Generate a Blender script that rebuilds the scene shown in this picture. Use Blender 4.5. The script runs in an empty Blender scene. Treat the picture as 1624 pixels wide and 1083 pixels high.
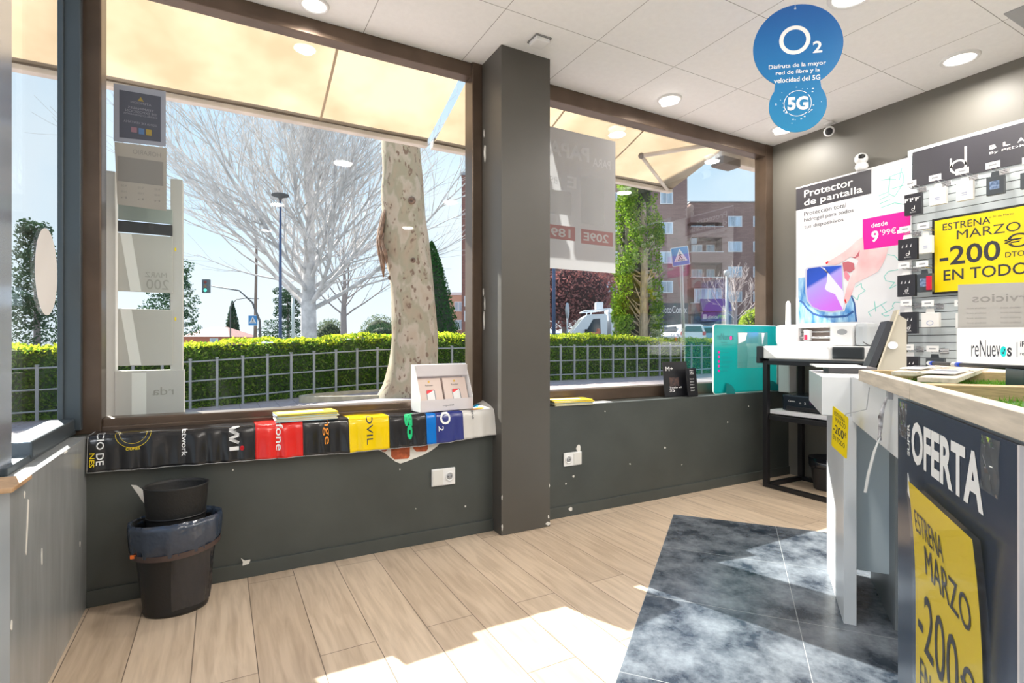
import bpy, bmesh, math, random
from mathutils import Vector, Matrix
random.seed(7)
SC = bpy.context.scene
COL = SC.collection
PI = math.pi
R = math.radians

# ---------------------------------------------------------------- camera, sky, sun, exposure
cam_d = bpy.data.cameras.new('camera')
cam = bpy.data.objects.new('camera', cam_d)
COL.objects.link(cam)
cam.location = (0, 0, 1.12)
cam.rotation_euler = (PI/2, 0, R(-28.8))
cam_d.sensor_width = 36.0
cam_d.lens = 36.0*840/1624
cam_d.shift_y = 3/1624
cam_d.clip_start = 0.05
cam_d.clip_end = 500
SC.camera = cam

SC.view_settings.view_transform = 'Standard'
SC.view_settings.look = 'None'
SC.view_settings.gamma = 1
SC.view_settings.use_curve_mapping = False
SC.view_settings.exposure = 0.35

world = bpy.data.worlds.new('sky')
SC.world = world
world.use_nodes = True
nt = world.node_tree
nt.nodes.clear()
wo = nt.nodes.new('ShaderNodeOutputWorld')
bg = nt.nodes.new('ShaderNodeBackground')
tc = nt.nodes.new('ShaderNodeTexCoord')
sep = nt.nodes.new('ShaderNodeSeparateXYZ')
rp = nt.nodes.new('ShaderNodeValToRGB')
rp.color_ramp.elements[0].position = 0.0
rp.color_ramp.elements[0].color = (0.78, 0.86, 0.93, 1)
rp.color_ramp.elements[1].position = 0.75
rp.color_ramp.elements[1].color = (0.20, 0.42, 0.85, 1)
e = rp.color_ramp.elements.new(0.32)
e.color = (0.52, 0.70, 0.86, 1)
nz = nt.nodes.new('ShaderNodeTexNoise')
nz.inputs['Scale'].default_value = 2.6
nz.inputs['Detail'].default_value = 6
nr = nt.nodes.new('ShaderNodeValToRGB')
nr.color_ramp.elements[0].position = 0.42
nr.color_ramp.elements[1].position = 0.68
mx = nt.nodes.new('ShaderNodeMixRGB')
mx.inputs['Color2'].default_value = (0.78, 0.83, 0.88, 1)
nt.links.new(tc.outputs['Generated'], sep.inputs[0])
nt.links.new(tc.outputs['Generated'], nz.inputs['Vector'])
nt.links.new(sep.outputs['Z'], rp.inputs[0])
nt.links.new(nz.outputs['Fac'], nr.inputs[0])
nt.links.new(nr.outputs[0], mx.inputs['Fac'])
nt.links.new(rp.outputs[0], mx.inputs['Color1'])
nt.links.new(mx.outputs[0], bg.inputs['Color'])
nt.links.new(bg.outputs[0], wo.inputs[0])
bg.inputs['Strength'].default_value = 1.05

sun_d = bpy.data.lights.new('sun', 'SUN')
sun = bpy.data.objects.new('sun', sun_d)
COL.objects.link(sun)
sun_d.energy = 13.0
sun_d.angle = R(0.5)
sun_d.color = (1.0, 0.95, 0.87)
_h = math.cos(R(35.8))
sdir = Vector((0.302*_h, -0.953*_h, -math.sin(R(35.8))))     # direction the sunlight travels
sun.rotation_euler = sdir.to_track_quat('-Z', 'Y').to_euler()
sun.location = (-5, 20, 15)
LAMP_POWER = 8.0

# ---------------------------------------------------------------- materials
MATS = {}
def nodes_of(m):
    return m.node_tree.nodes, m.node_tree.links
def mat(name, col, rough=0.5, metal=0.0, spec=0.5, var=0.0, vscale=8.0, bump=0.0, bscale=60.0, emit=0.0, stretch=(1, 1, 1), col2=None, coat=0.0, detail=4.0):
    if name in MATS: return MATS[name]
    m = bpy.data.materials.new(name); m.use_nodes = True
    N, L = nodes_of(m)
    b = N['Principled BSDF']
    b.inputs['Base Color'].default_value = (*col, 1)
    b.inputs['Roughness'].default_value = rough
    b.inputs['Metallic'].default_value = metal
    b.inputs['Specular IOR Level'].default_value = spec
    if coat: b.inputs['Coat Weight'].default_value = coat
    if var or col2 or bump:
        t = N.new('ShaderNodeTexCoord'); mp = N.new('ShaderNodeMapping')
        mp.inputs['Scale'].default_value = stretch
        L.new(t.outputs['Object'], mp.inputs[0])
    if var or col2:
        n = N.new('ShaderNodeTexNoise'); n.inputs['Scale'].default_value = vscale; n.inputs['Detail'].default_value = detail
        L.new(mp.outputs[0], n.inputs['Vector'])
        r = N.new('ShaderNodeValToRGB')
        r.color_ramp.elements[0].position = 0.33; r.color_ramp.elements[1].position = 0.67
        c2 = col2 if col2 else tuple(min(1, c*(1+var)) for c in col)
        c1 = col if col2 else tuple(c*(1-var) for c in col)
        r.color_ramp.elements[0].color = (*c1, 1); r.color_ramp.elements[1].color = (*c2, 1)
        L.new(n.outputs['Fac'], r.inputs[0]); L.new(r.outputs[0], b.inputs['Base Color'])
    if bump:
        n2 = N.new('ShaderNodeTexNoise'); n2.inputs['Scale'].default_value = bscale
        bp = N.new('ShaderNodeBump'); bp.inputs['Strength'].default_value = bump; bp.inputs['Distance'].default_value = 0.01
        L.new(mp.outputs[0], n2.inputs['Vector']); L.new(n2.outputs['Fac'], bp.inputs['Height']); L.new(bp.outputs[0], b.inputs['Normal'])
    if emit:
        b.inputs['Emission Color'].default_value = (*col, 1); b.inputs['Emission Strength'].default_value = emit
    MATS[name] = m
    return m
def translucent(name, col, tcol, mixf=0.5, var=0.0, vscale=5.0, col2=None, alpha=1.0, gloss=0.0):
    if name in MATS: return MATS[name]
    m = bpy.data.materials.new(name); m.use_nodes = True
    N, L = nodes_of(m); N.clear()
    o = N.new('ShaderNodeOutputMaterial'); d = N.new('ShaderNodeBsdfDiffuse'); t = N.new('ShaderNodeBsdfTranslucent'); x = N.new('ShaderNodeMixShader')
    d.inputs[0].default_value = (*col, 1); t.inputs[0].default_value = (*tcol, 1); x.inputs[0].default_value = mixf
    L.new(d.outputs[0], x.inputs[1]); L.new(t.outputs[0], x.inputs[2])
    last = x.outputs[0]
    if col2:
        tcn = N.new('ShaderNodeTexCoord'); n = N.new('ShaderNodeTexNoise'); n.inputs['Scale'].default_value = vscale; n.inputs['Detail'].default_value = 5
        r = N.new('ShaderNodeValToRGB'); r.color_ramp.elements[0].position = 0.35; r.color_ramp.elements[1].position = 0.65
        r.color_ramp.elements[0].color = (*col, 1); r.color_ramp.elements[1].color = (*col2, 1)
        L.new(tcn.outputs['Object'], n.inputs['Vector']); L.new(n.outputs['Fac'], r.inputs[0]); L.new(r.outputs[0], d.inputs[0])
        if tcol == col: L.new(r.outputs[0], t.inputs[0])
    if gloss:
        g = N.new('ShaderNodeBsdfGlossy'); g.inputs['Roughness'].default_value = 0.25
        x3 = N.new('ShaderNodeMixShader'); x3.inputs[0].default_value = gloss
        L.new(last, x3.inputs[1]); L.new(g.outputs[0], x3.inputs[2]); last = x3.outputs[0]
    if alpha < 1:
        tr = N.new('ShaderNodeBsdfTransparent'); x2 = N.new('ShaderNodeMixShader'); x2.inputs[0].default_value = alpha
        L.new(tr.outputs[0], x2.inputs[1]); L.new(last, x2.inputs[2]); last = x2.outputs[0]
    L.new(last, o.inputs[0])
    MATS[name] = m
    return m
def glass(name, tint=(0.97, 0.99, 0.99), refl=1.0, haze=0.0):
    if name in MATS: return MATS[name]
    m = bpy.data.materials.new(name); m.use_nodes = True
    N, L = nodes_of(m); N.clear()
    o = N.new('ShaderNodeOutputMaterial'); t = N.new('ShaderNodeBsdfTransparent'); g = N.new('ShaderNodeBsdfGlossy'); f = N.new('ShaderNodeFresnel'); x = N.new('ShaderNodeMixShader')
    t.inputs[0].default_value = (*tint, 1); g.inputs['Roughness'].default_value = 0.0; f.inputs[0].default_value = 1.45
    k = N.new('ShaderNodeMath'); k.operation = 'MULTIPLY'; k.inputs[1].default_value = refl
    L.new(f.outputs[0], k.inputs[0]); L.new(k.outputs[0], x.inputs[0]); L.new(t.outputs[0], x.inputs[1]); L.new(g.outputs[0], x.inputs[2])
    last = x.outputs[0]
    if haze:
        d = N.new('ShaderNodeBsdfDiffuse'); d.inputs[0].default_value = (0.9, 0.9, 0.9, 1)
        x2 = N.new('ShaderNodeMixShader'); x2.inputs[0].default_value = haze
        L.new(last, x2.inputs[1]); L.new(d.outputs[0], x2.inputs[2]); last = x2.outputs[0]
    L.new(last, o.inputs[0])
    MATS[name] = m
    return m

WHITE = mat('white_plastic', (0.80, 0.80, 0.80), 0.35)
PAPER = mat('white_paper', (0.85, 0.85, 0.85), 0.6)
BLACK = mat('black_metal', (0.012, 0.012, 0.014), 0.4)
INK = mat('dark_ink', (0.03, 0.032, 0.045), 0.5)
WALL = mat('grey_wall_paint', (0.062, 0.070, 0.066), 0.42, var=0.12, vscale=3, bump=0.05, bscale=40)
WALLR = mat('grey_wall_paint_right', (0.15, 0.142, 0.122), 0.5, var=0.06, vscale=2)
PILL = mat('grey_pillar_paint', (0.085, 0.078, 0.068), 0.42, var=0.06, vscale=2)
SIDEW = mat('worn_grey_wall_paint', (0.31, 0.325, 0.33), 0.22, var=0.10, vscale=3, stretch=(1, 5, 1), spec=0.8)
BRONZE = mat('bronze_frame', (0.115, 0.08, 0.058), 0.3, metal=0.45, var=0.2, vscale=4)
DARKF = mat('dark_sash', (0.075, 0.095, 0.11), 0.35, metal=0.4)
ALU = mat('pale_sash', (0.5, 0.55, 0.65), 0.2, metal=0.7)
GREYP = mat('grey_plastic', (0.35, 0.36, 0.38), 0.4)
YEL = mat('yellow_print', (0.90, 0.68, 0.0), 0.4)
PINK = mat('magenta_print', (0.85, 0.0, 0.33), 0.45)
CHIP = mat('bare_plaster', (0.75, 0.73, 0.68), 0.8)
PANE = glass('window_glass', refl=0.16)

# ---------------------------------------------------------------- mesh helpers
def apply_tr(bm, verts, M):
    if M is not None: bmesh.ops.transform(bm, matrix=M, verts=verts)
def box(bm, x0, x1, y0, y1, z0, z1, bev=0.0, M=None, mi=0):
    t = bmesh.new() if bev else bm
    v = [t.verts.new(p) for p in ((x0,y0,z0),(x1,y0,z0),(x1,y1,z0),(x0,y1,z0),(x0,y0,z1),(x1,y0,z1),(x1,y1,z1),(x0,y1,z1))]
    for f in ((0,3,2,1),(4,5,6,7),(0,1,5,4),(1,2,6,5),(2,3,7,6),(3,0,4,7)):
        fc = t.faces.new([v[i] for i in f]); fc.material_index = mi
    if bev:
        bmesh.ops.bevel(t, geom=list(t.edges), offset=bev, segments=2, affect='EDGES', profile=0.6)
        merge(bm, t, M, mi)
    else: apply_tr(bm, v, M)
def merge(bm, t, M=None, mi=0):
    mp = {}
    for v in t.verts: mp[v] = bm.verts.new(M @ v.co if M is not None else v.co)
    for f in t.faces:
        try:
            nf = bm.faces.new([mp[v] for v in f.verts]); nf.material_index = mi; nf.smooth = f.smooth
        except ValueError: pass
    t.free()
def tube(bm, pts, r, seg=8, cap=True, mi=0, M=None):
    """swept tube through pts, r a number or one radius per point"""
    pts = [Vector(p) for p in pts]; n = len(pts)
    rr = r if isinstance(r, (list, tuple)) else [r]*n
    rings = []; up = None; allv = []
    for i, p in enumerate(pts):
        d = (pts[min(i+1, n-1)] - pts[max(i-1, 0)])
        if d.length < 1e-9: d = Vector((0, 0, 1))
        d.normalize()
        if up is None or abs(up.dot(d)) > 0.98: up = Vector((0, 0, 1)) if abs(d.z) < 0.9 else Vector((1, 0, 0))
        a = d.cross(up).normalized(); b = a.cross(d).normalized(); up = b
        ring = [bm.verts.new(p + (a*math.cos(2*PI*k/seg) + b*math.sin(2*PI*k/seg))*rr[i]) for k in range(seg)]
        rings.append(ring); allv += ring
    for i in range(n-1):
        for k in range(seg):
            f = bm.faces.new((rings[i][k], rings[i][(k+1) % seg], rings[i+1][(k+1) % seg], rings[i+1][k])); f.smooth = seg > 4; f.material_index = mi
    if cap:
        f = bm.faces.new(rings[0][::-1]); f.material_index = mi
        f = bm.faces.new(rings[-1]); f.material_index = mi
    apply_tr(bm, allv, M)
def lathe(bm, prof, seg=24, M=None, sx=1.0, sy=1.0, mi=0, smooth=True):
    rings = []; allv = []
    for (r, z) in prof:
        if r < 1e-6: ring = [bm.verts.new((0, 0, z))]
        else: ring = [bm.verts.new((r*sx*math.cos(2*PI*k/seg), r*sy*math.sin(2*PI*k/seg), z)) for k in range(seg)]
        rings.append(ring); allv += ring
    for a, b in zip(rings, rings[1:]):
        for k in range(seg):
            k2 = (k+1) % seg
            if len(a) == 1 and len(b) == 1: continue
            if len(a) == 1: f = bm.faces.new((a[0], b[k2], b[k]))
            elif len(b) == 1: f = bm.faces.new((a[k], a[k2], b[0]))
            else: f = bm.faces.new((a[k], a[k2], b[k2], b[k]))
            f.smooth = smooth; f.material_index = mi
    apply_tr(bm, allv, M)
def prism(bm, pts, t0, t1, fr, mi=0):
    """polygon pts (u, v) in frame fr=(O, U, V), between lifts t0 and t1 along U x V"""
    O, U, V = fr; N = U.cross(V)
    a = [bm.verts.new(O + U*u + V*v + N*t0) for u, v in pts]
    b = [bm.verts.new(O + U*u + V*v + N*t1) for u, v in pts]
    n = len(pts)
    fs = [bm.faces.new(a[::-1]), bm.faces.new(b)]
    for i in range(n): fs.append(bm.faces.new((a[i], a[(i+1) % n], b[(i+1) % n], b[i])))
    for f in fs: f.material_index = mi
    bmesh.ops.recalc_face_normals(bm, faces=fs)
def rect(u0, v0, u1, v1): return [(u0, v0), (u1, v0), (u1, v1), (u0, v1)]
def rrect(u0, v0, u1, v1, r, n=5):
    o = []
    for cx, cy, a0 in ((u1-r, v0+r, -90), (u1-r, v1-r, 0), (u0+r, v1-r, 90), (u0+r, v0+r, 180)):
        for k in range(n+1):
            a = R(a0 + 90*k/n); o.append((cx+r*math.cos(a), cy+r*math.sin(a)))
    return o
def ellipse(cx, cy, rx, ry, n=40, a0=0, a1=360):
    return [(cx+rx*math.cos(R(a0+(a1-a0)*k/n)), cy+ry*math.sin(R(a0+(a1-a0)*k/n))) for k in range(n if a1-a0 == 360 else n+1)]
def ring_shape(bm, cx, cy, rx, ry, w, t0, t1, fr, n=36, mi=0):
    for k in range(n):
        a, b = 2*PI*k/n, 2*PI*(k+1)/n
        prism(bm, [(cx+rx*math.cos(a), cy+ry*math.sin(a)), (cx+rx*math.cos(b), cy+ry*math.sin(b)), (cx+(rx-w)*math.cos(b), cy+(ry-w)*math.sin(b)), (cx+(rx-w)*math.cos(a), cy+(ry-w)*math.sin(a))], t0, t1, fr, mi)
def stroke(bm, pts, w, t0, t1, fr, mi=0):
    for (a, b), (c, d) in zip(pts, pts[1:]):
        L = math.hypot(c-a, d-b) or 1e-6; nx, ny = -(d-b)/L*w/2, (c-a)/L*w/2
        prism(bm, [(a+nx, b+ny), (a-nx, b-ny), (c-nx, d-ny), (c+nx, d+ny)], t0, t1, fr, mi)
_tx = {}
def text_polys(s, bold=0.0):
    k = (s, bold)
    if k in _tx: return _tx[k]
    cu = bpy.data.curves.new('t', 'FONT'); cu.body = s; cu.offset = bold; cu.resolution_u = 3
    o = bpy.data.objects.new('t', cu); me = bpy.data.meshes.new_from_object(o)
    vs = [(v.co.x, v.co.y) for v in me.vertices]; fs = [tuple(p.vertices) for p in me.polygons]
    bpy.data.objects.remove(o); bpy.data.curves.remove(cu); bpy.data.meshes.remove(me)
    if vs:
        x0 = min(v[0] for v in vs); x1 = max(v[0] for v in vs); y0 = min(v[1] for v in vs); y1 = max(v[1] for v in vs)
    else: x0 = y0 = 0; x1 = y1 = 1
    _tx[k] = ([((x-x0)/(x1-x0), (y-y0)/(y1-y0)) for x, y in vs], fs, (x1-x0)/(y1-y0))
    return _tx[k]
def write(bm, s, u, v, w, h, lift, fr, bold=0.0, rot=0, mi=0, fn=None):
    """text s fitted in the box u..u+w, v..v+h of the frame; rot=-90 reads downwards"""
    if 'M' in s or '\u20ac' in s: bold = 0.0
    vs, fs, asp = text_polys(s, bold)
    if fr: O, U, V = fr; N = U.cross(V)
    out = []
    for a, b in vs:
        if rot == 0: p = (u+a*w, v+b*h)
        elif rot == -90: p = (u+b*w, v+h-a*h)
        elif rot == 90: p = (u+w-b*w, v+a*h)
        elif rot == 'mirror': p = (u+w-a*w, v+b*h)
        out.append(bm.verts.new(fn(*p) if fn else O + U*p[0] + V*p[1] + N*lift))
    for f in fs:
        try: q = bm.faces.new([out[i] for i in f]); q.material_index = mi
        except ValueError: pass
def obj(name, bm, m, parent=None, M=None, smooth=False):
    me = bpy.data.meshes.new(name)
    if M is not None: bmesh.ops.transform(bm, matrix=M, verts=bm.verts)
    if parent is not None:
        W = parent.matrix_basis.copy(); p = parent.parent
        while p is not None: W = p.matrix_basis @ W; p = p.parent
        bmesh.ops.transform(bm, matrix=W.inverted(), verts=bm.verts)
    if smooth:
        for f in bm.faces: f.smooth = True
    bm.to_mesh(me); bm.free()
    for x in (m if isinstance(m, (list, tuple)) else [m]): me.materials.append(x)
    o = bpy.data.objects.new(name, me); COL.objects.link(o)
    if parent is not None: o.parent = parent
    return o
def thing(name, label, cat, loc=(0, 0, 0), rz=0.0, group=None):
    o = bpy.data.objects.new(name, None); COL.objects.link(o); o.empty_display_size = 0.05
    o.location = loc; o.rotation_euler = (0, 0, rz)
    o.matrix_basis = Matrix.Translation(loc) @ Matrix.Rotation(rz, 4, 'Z')
    return tag(o, label, cat, group)
def tag(o, label, cat, group=None):
    o['label'] = label; o['category'] = cat
    if group: o['group'] = group
    return o
def structure(o, label=None):
    o['kind'] = 'structure'
    if label: o['label'] = label
    return o
def struct_empty(name, loc=(0, 0, 0)):
    o = bpy.data.objects.new(name, None); COL.objects.link(o); o.location = loc
    o.matrix_basis = Matrix.Translation(loc); o['kind'] = 'structure'
    return o
NB = bmesh.new
def quick(name, m, parent, fn, *a, **k):
    bm = NB(); fn(bm, *a, **k); return obj(name, bm, m, parent)
def origin_to(o, loc):
    """moves a top-level mesh's origin to loc without moving the mesh"""
    L = Vector(loc)
    o.data.transform(Matrix.Translation(-L)); o.location = L
    return o

# local frame of the counter (turned against the walls)
PH = R(36.2)
KA = Vector((math.cos(PH), math.sin(PH), 0)); KB = Vector((-math.sin(PH), math.cos(PH), 0)); KZ = Vector((0, 0, 1))
KM = Matrix.Rotation(PH, 4, 'Z')
def K(a, b, z=0): return KA*a + KB*b + KZ*z
CX, CS = math.cos(R(28.8)), math.sin(R(28.8))
def away(lat, d, z=0): return Vector((d*CS + lat*CX, d*CX - lat*CS, z))     # street coordinates: along and away from the shop front's line of sight
AWR = R(-28.8)

# ---------------------------------------------------------------- room shell
def plank_material():
    m = bpy.data.materials.new('oak_planks'); m.use_nodes = True
    N, L = nodes_of(m); b = N['Principled BSDF']
    t = N.new('ShaderNodeTexCoord'); mp = N.new('ShaderNodeMapping'); mp.inputs['Rotation'].default_value = (0, 0, R(90)); mp.inputs['Location'].default_value = (0.35, 0.088, 0)
    L.new(t.outputs['Object'], mp.inputs[0])
    br = N.new('ShaderNodeTexBrick'); br.offset = 0.37; br.offset_frequency = 2
    br.inputs['Scale'].default_value = 1; br.inputs['Brick Width'].default_value = 1.2; br.inputs['Row Height'].default_value = 0.2
    br.inputs['Mortar Size'].default_value = 0.0016; br.inputs['Mortar Smooth'].default_value = 0.2; br.inputs['Bias'].default_value = 0
    br.inputs['Color1'].default_value = (0.56, 0.45, 0.34, 1); br.inputs['Color2'].default_value = (0.47, 0.37, 0.275, 1); br.inputs['Mortar'].default_value = (0.12, 0.09, 0.07, 1)
    L.new(mp.outputs[0], br.inputs['Vector'])
    m2 = N.new('ShaderNodeMapping'); m2.inputs['Scale'].default_value = (14, 1.3, 1); L.new(t.outputs['Object'], m2.inputs[0])
    n = N.new('ShaderNodeTexNoise'); n.inputs['Scale'].default_value = 2.5; n.inputs['Detail'].default_value = 8; n.inputs['Distortion'].default_value = 0.6; L.new(m2.outputs[0], n.inputs['Vector'])
    r = N.new('ShaderNodeValToRGB'); r.color_ramp.elements[0].position = 0.3; r.color_ramp.elements[0].color = (0.84, 0.81, 0.78, 1); r.color_ramp.elements[1].position = 0.62; r.color_ramp.elements[1].color = (1.12, 1.11, 1.10, 1)
    L.new(n.outputs['Fac'], r.inputs[0])
    x = N.new('ShaderNodeMixRGB'); x.blend_type = 'MULTIPLY'; x.inputs[0].default_value = 1
    L.new(br.outputs['Color'], x.inputs[1]); L.new(r.outputs[0], x.inputs[2]); L.new(x.outputs[0], b.inputs['Base Color'])
    b.inputs['Roughness'].default_value = 0.42
    return m
def tile_material(size, base, hi, line, lw, rough, nscale, off=(0, 0), bumpy=0.0, sx=None, spec=0.5):
    m = bpy.data.materials.new('tiles'); m.use_nodes = True
    N, L = nodes_of(m); b = N['Principled BSDF']
    t = N.new('ShaderNodeTexCoord'); s = N.new('ShaderNodeSeparateXYZ'); L.new(t.outputs['Object'], s.inputs[0])
    lines = []
    for ax, o in (('X', off[0]), ('Y', off[1])):
        a = N.new('ShaderNodeMath'); a.operation = 'SUBTRACT'; a.inputs[1].default_value = o - lw/2 - 60*size; L.new(s.outputs[ax], a.inputs[0])
        c = N.new('ShaderNodeMath'); c.operation = 'MODULO'; c.inputs[1].default_value = size; L.new(a.outputs[0], c.inputs[0])
        d = N.new('ShaderNodeMath'); d.operation = 'LESS_THAN'; d.inputs[1].default_value = lw; L.new(c.outputs[0], d.inputs[0])
        lines.append(d)
    mxm = N.new('ShaderNodeMath'); mxm.operation = 'MAXIMUM'; L.new(lines[0].outputs[0], mxm.inputs[0]); L.new(lines[1].outputs[0], mxm.inputs[1])
    n = N.new('ShaderNodeTexNoise'); n.inputs['Scale'].default_value = nscale; n.inputs['Detail'].default_value = 9; n.inputs['Roughness'].default_value = 0.68; L.new(t.outputs['Object'], n.inputs['Vector'])
    r = N.new('ShaderNodeValToRGB'); r.color_ramp.elements[0].position = 0.38; r.color_ramp.elements[0].color = (*base, 1); r.color_ramp.elements[1].position = 0.72; r.color_ramp.elements[1].color = (*hi, 1)
    L.new(n.outputs['Fac'], r.inputs[0])
    x = N.new('ShaderNodeMixRGB'); x.inputs[2].default_value = (*line, 1)
    L.new(mxm.outputs[0], x.inputs[0]); L.new(r.outputs[0], x.inputs[1]); L.new(x.outputs[0], b.inputs['Base Color'])
    b.inputs['Roughness'].default_value = rough; b.inputs['Specular IOR Level'].default_value = spec
    if bumpy:
        n2 = N.new('ShaderNodeTexNoise'); n2.inputs['Scale'].default_value = 25; n2.inputs['Detail'].default_value = 6; L.new(t.outputs['Object'], n2.inputs['Vector'])
        bp = N.new('ShaderNodeBump'); bp.inputs['Strength'].default_value = bumpy; bp.inputs['Distance'].default_value = 0.004; L.new(n2.outputs['Fac'], bp.inputs['Height']); L.new(bp.outputs[0], b.inputs['Normal'])
    return m

ZC = 2.86
XL, XR, YW = -0.5, 4.27, 2.84
bm = NB(); box(bm, -0.72, XR+0.05, -3.6, 3.0, -0.12, 0); structure(obj('floor', bm, plank_material()))
bm = NB(); box(bm, -0.72, XR+0.2, -3.6, 3.16, ZC, ZC+0.12)
structure(obj('ceiling', bm, tile_material(0.6, (0.86, 0.86, 0.86), (0.90, 0.90, 0.90), (0.35, 0.34, 0.33), 0.004, 0.7, 30, off=(0.70, 0.03))))
# dark tiles laid at an angle
tb = NB()
TA = R(38.6); tx, ty = 2.596, 2.528
ua = Vector((math.cos(TA), math.sin(TA), 0)); ub = Vector((math.sin(TA), -math.cos(TA), 0))
pts = [(0, 0), (0, 2.0), (-3.9, 2.0), (-3.9, 0)]
box(tb, -3.9, 0, -2.2, 0, -0.004, 0.003)
ft = obj('floor_tiles', tb, tile_material(0.6, (0.018, 0.026, 0.040), (0.26, 0.29, 0.33), (0.34, 0.36, 0.37), 0.0025, 0.26, 4.2, bumpy=0.25, spec=0.65))
ft.location = (tx, ty, 0); ft.rotation_euler = (0, 0, TA)
structure(ft)

wf = NB(); box(wf, XL-0.2, XR+0.2, YW, 3.16, 0, 0.715)
wall_front = structure(obj('wall_front', wf, WALL))
bm = NB(); box(bm, XL-2.3, XR+5.3, 3.0, 3.16, ZC+0.12, 3.6); box(bm, XR+0.16, XR+5.3, 3.0, 3.16, -0.2, ZC+0.12); structure(obj('wall_facade', bm, mat('facade_render', (0.5, 0.47, 0.43), 0.8)))
bm = NB(); box(bm, XL-0.2, XL, 1.91, YW, 0, 0.725)
wall_left = structure(obj('wall_left', bm, SIDEW))
bm = NB(); box(bm, XL-0.35, XL-0.2, -3.6, -1.9, 0, ZC); box(bm, XL-0.35, XL-0.2, -1.9, 1.95, 2.62, ZC)
structure(obj('wall_entrance', bm, WALL))
d1 = struct_empty('door_1', (XL-0.27, 0.0, 0))  # unseen entrance, glazed along its length to let in fill daylight
bm = NB()
for y in (-1.9, -0.62, 0.62, 1.88): box(bm, XL-0.31, XL-0.24, y, y+0.06, 0, 2.62, bev=0.004)
for z in (0, 2.55): box(bm, XL-0.31, XL-0.24, -1.84, 1.88, z, z+0.07, bev=0.004)
obj('door_frame', bm, DARKF, d1)
bm = NB(); box(bm, XL-0.28, XL-0.275, -1.85, 1.89, 0.06, 2.56); obj('door_glass', bm, PANE, d1)
bm = NB(); tube(bm, [(XL-0.2, 0.5, 0.8), (XL-0.2, 0.5, 1.4)], 0.014, 10); obj('door_handle', bm, ALU, d1)
bm = NB(); box(bm, -40, XL-0.36, -20, 3.16, -0.25, -0.05); structure(obj('side_pavement', bm, mat('concrete_paving', (0.42, 0.39, 0.37), 0.85, var=0.1, vscale=2)))
bm = NB(); box(bm, XR, XR+0.15, -3.6, 3.16, 0, ZC)
wall_right = structure(obj('wall_right', bm, WALLR))
bm = NB(); box(bm, XL-0.35, XR+0.15, -3.75, -3.6, 0, ZC)
structure(obj('wall_back', bm, mat('pale_wall_paint', (0.62, 0.6, 0.57), 0.7)))
bm = NB(); box(bm, 1.43, 1.767, 2.73, 3.16, 0, ZC, bev=0.003)
pillar = structure(obj('wall_pillar', bm, PILL))
bm = NB(); box(bm, XL, 1.43, YW-0.012, YW, 0, 0.07, bev=0.002); structure(obj('baseboard_left', bm, WALL))
bm = NB(); box(bm, 1.767, XR, YW-0.012, YW, 0, 0.07, bev=0.002); structure(obj('baseboard_right', bm, WALL))

# peeled paint and the broken plaster with bare bricks
FRW = (Vector((0, YW, 0)), Vector((1, 0, 0)), Vector((0, 0, 1)))
def blob(cx, cy, rx, ry, n=11, jit=0.35):
    return [(cx+rx*math.cos(2*PI*k/n)*random.uniform(1-jit, 1+jit), cy+ry*math.sin(2*PI*k/n)*random.uniform(1-jit, 1+jit)) for k in range(n)]
ch = NB()
prism(ch, [(-0.345, 0.50), (-0.325, 0.495), (-0.30, 0.47), (-0.295, 0.455), (-0.285, 0.43), (-0.29, 0.40), (-0.305, 0.425), (-0.32, 0.455)], 0, 0.0015, FRW)
prism(ch, [(0.083, 0.10), (0.10, 0.085), (0.125, 0.085), (0.118, 0.066), (0.09, 0.062), (0.092, 0.08)], 0.012, 0.0135, FRW)
for cx, cz, r in ((0.05, 0.52, 0.004), (0.86, 0.43, 0.004), (1.25, 0.17, 0.006), (0.95, 0.20, 0.003), (2.02, 0.25, 0.008), (2.83, 0.36, 0.008), (1.99, 0.045, 0.016), (3.5, 0.5, 0.006), (2.5, 0.28, 0.005), (3.75, 0.61, 0.006), (1.96, 0.21, 0.006), (2.06, 0.43, 0.02), (2.28, 0.66, 0.004), (3.0, 0.22, 0.004)):
    prism(ch, blob(cx, cz, r, r), 0, 0.013 if cz < 0.08 else 0.0015, FRW)
obj('paint_chips', ch, CHIP, wall_front)
hb = NB(); prism(hb, [(0.72, 0.575), (0.74, 0.548), (0.775, 0.53), (0.80, 0.505), (0.835, 0.475), (0.862, 0.462), (0.90, 0.47), (0.935, 0.48), (0.99, 0.495), (1.04, 0.515), (1.08, 0.54), (1.10, 0.575)], 0, 0.003, FRW)
obj('broken_plaster', hb, CHIP, wall_front)
hb = NB()
for (a, b, z0, z1) in ((0.745, 0.79, 0.535, 0.575), (0.81, 0.915, 0.485, 0.573), (0.935, 1.02, 0.515, 0.573), (1.03, 1.07, 0.548, 0.575)):
    s = 0.012
    prism(hb, [(a, z0+s+0.01), (a+s*1.5, z0+s*0.3), (b-s, z0), (b, z0+s), (b, z1), (a, z1)], 0.001, 0.005, FRW)
obj('bare_bricks', hb, mat('red_brick', (0.42, 0.10, 0.04), 0.85, var=0.35, vscale=30), wall_front)
pc = NB()
FRL = (Vector((1.43, 0, 0)), Vector((0, -1, 0)), Vector((0, 0, 1)))
for y, z, a, b in ((2.95, 2.30, 0.012, 0.05), (2.96, 2.42, 0.006, 0.02), (2.95, 1.36, 0.008, 0.04), (2.96, 1.27, 0.008, 0.05), (2.97, 1.44, 0.006, 0.02)):
    prism(pc, blob(-y, z, a, b), 0, 0.0015, FRL)
FRP = (Vector((0, 2.73, 0)), Vector((1, 0, 0)), Vector((0, 0, 1)))
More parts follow.
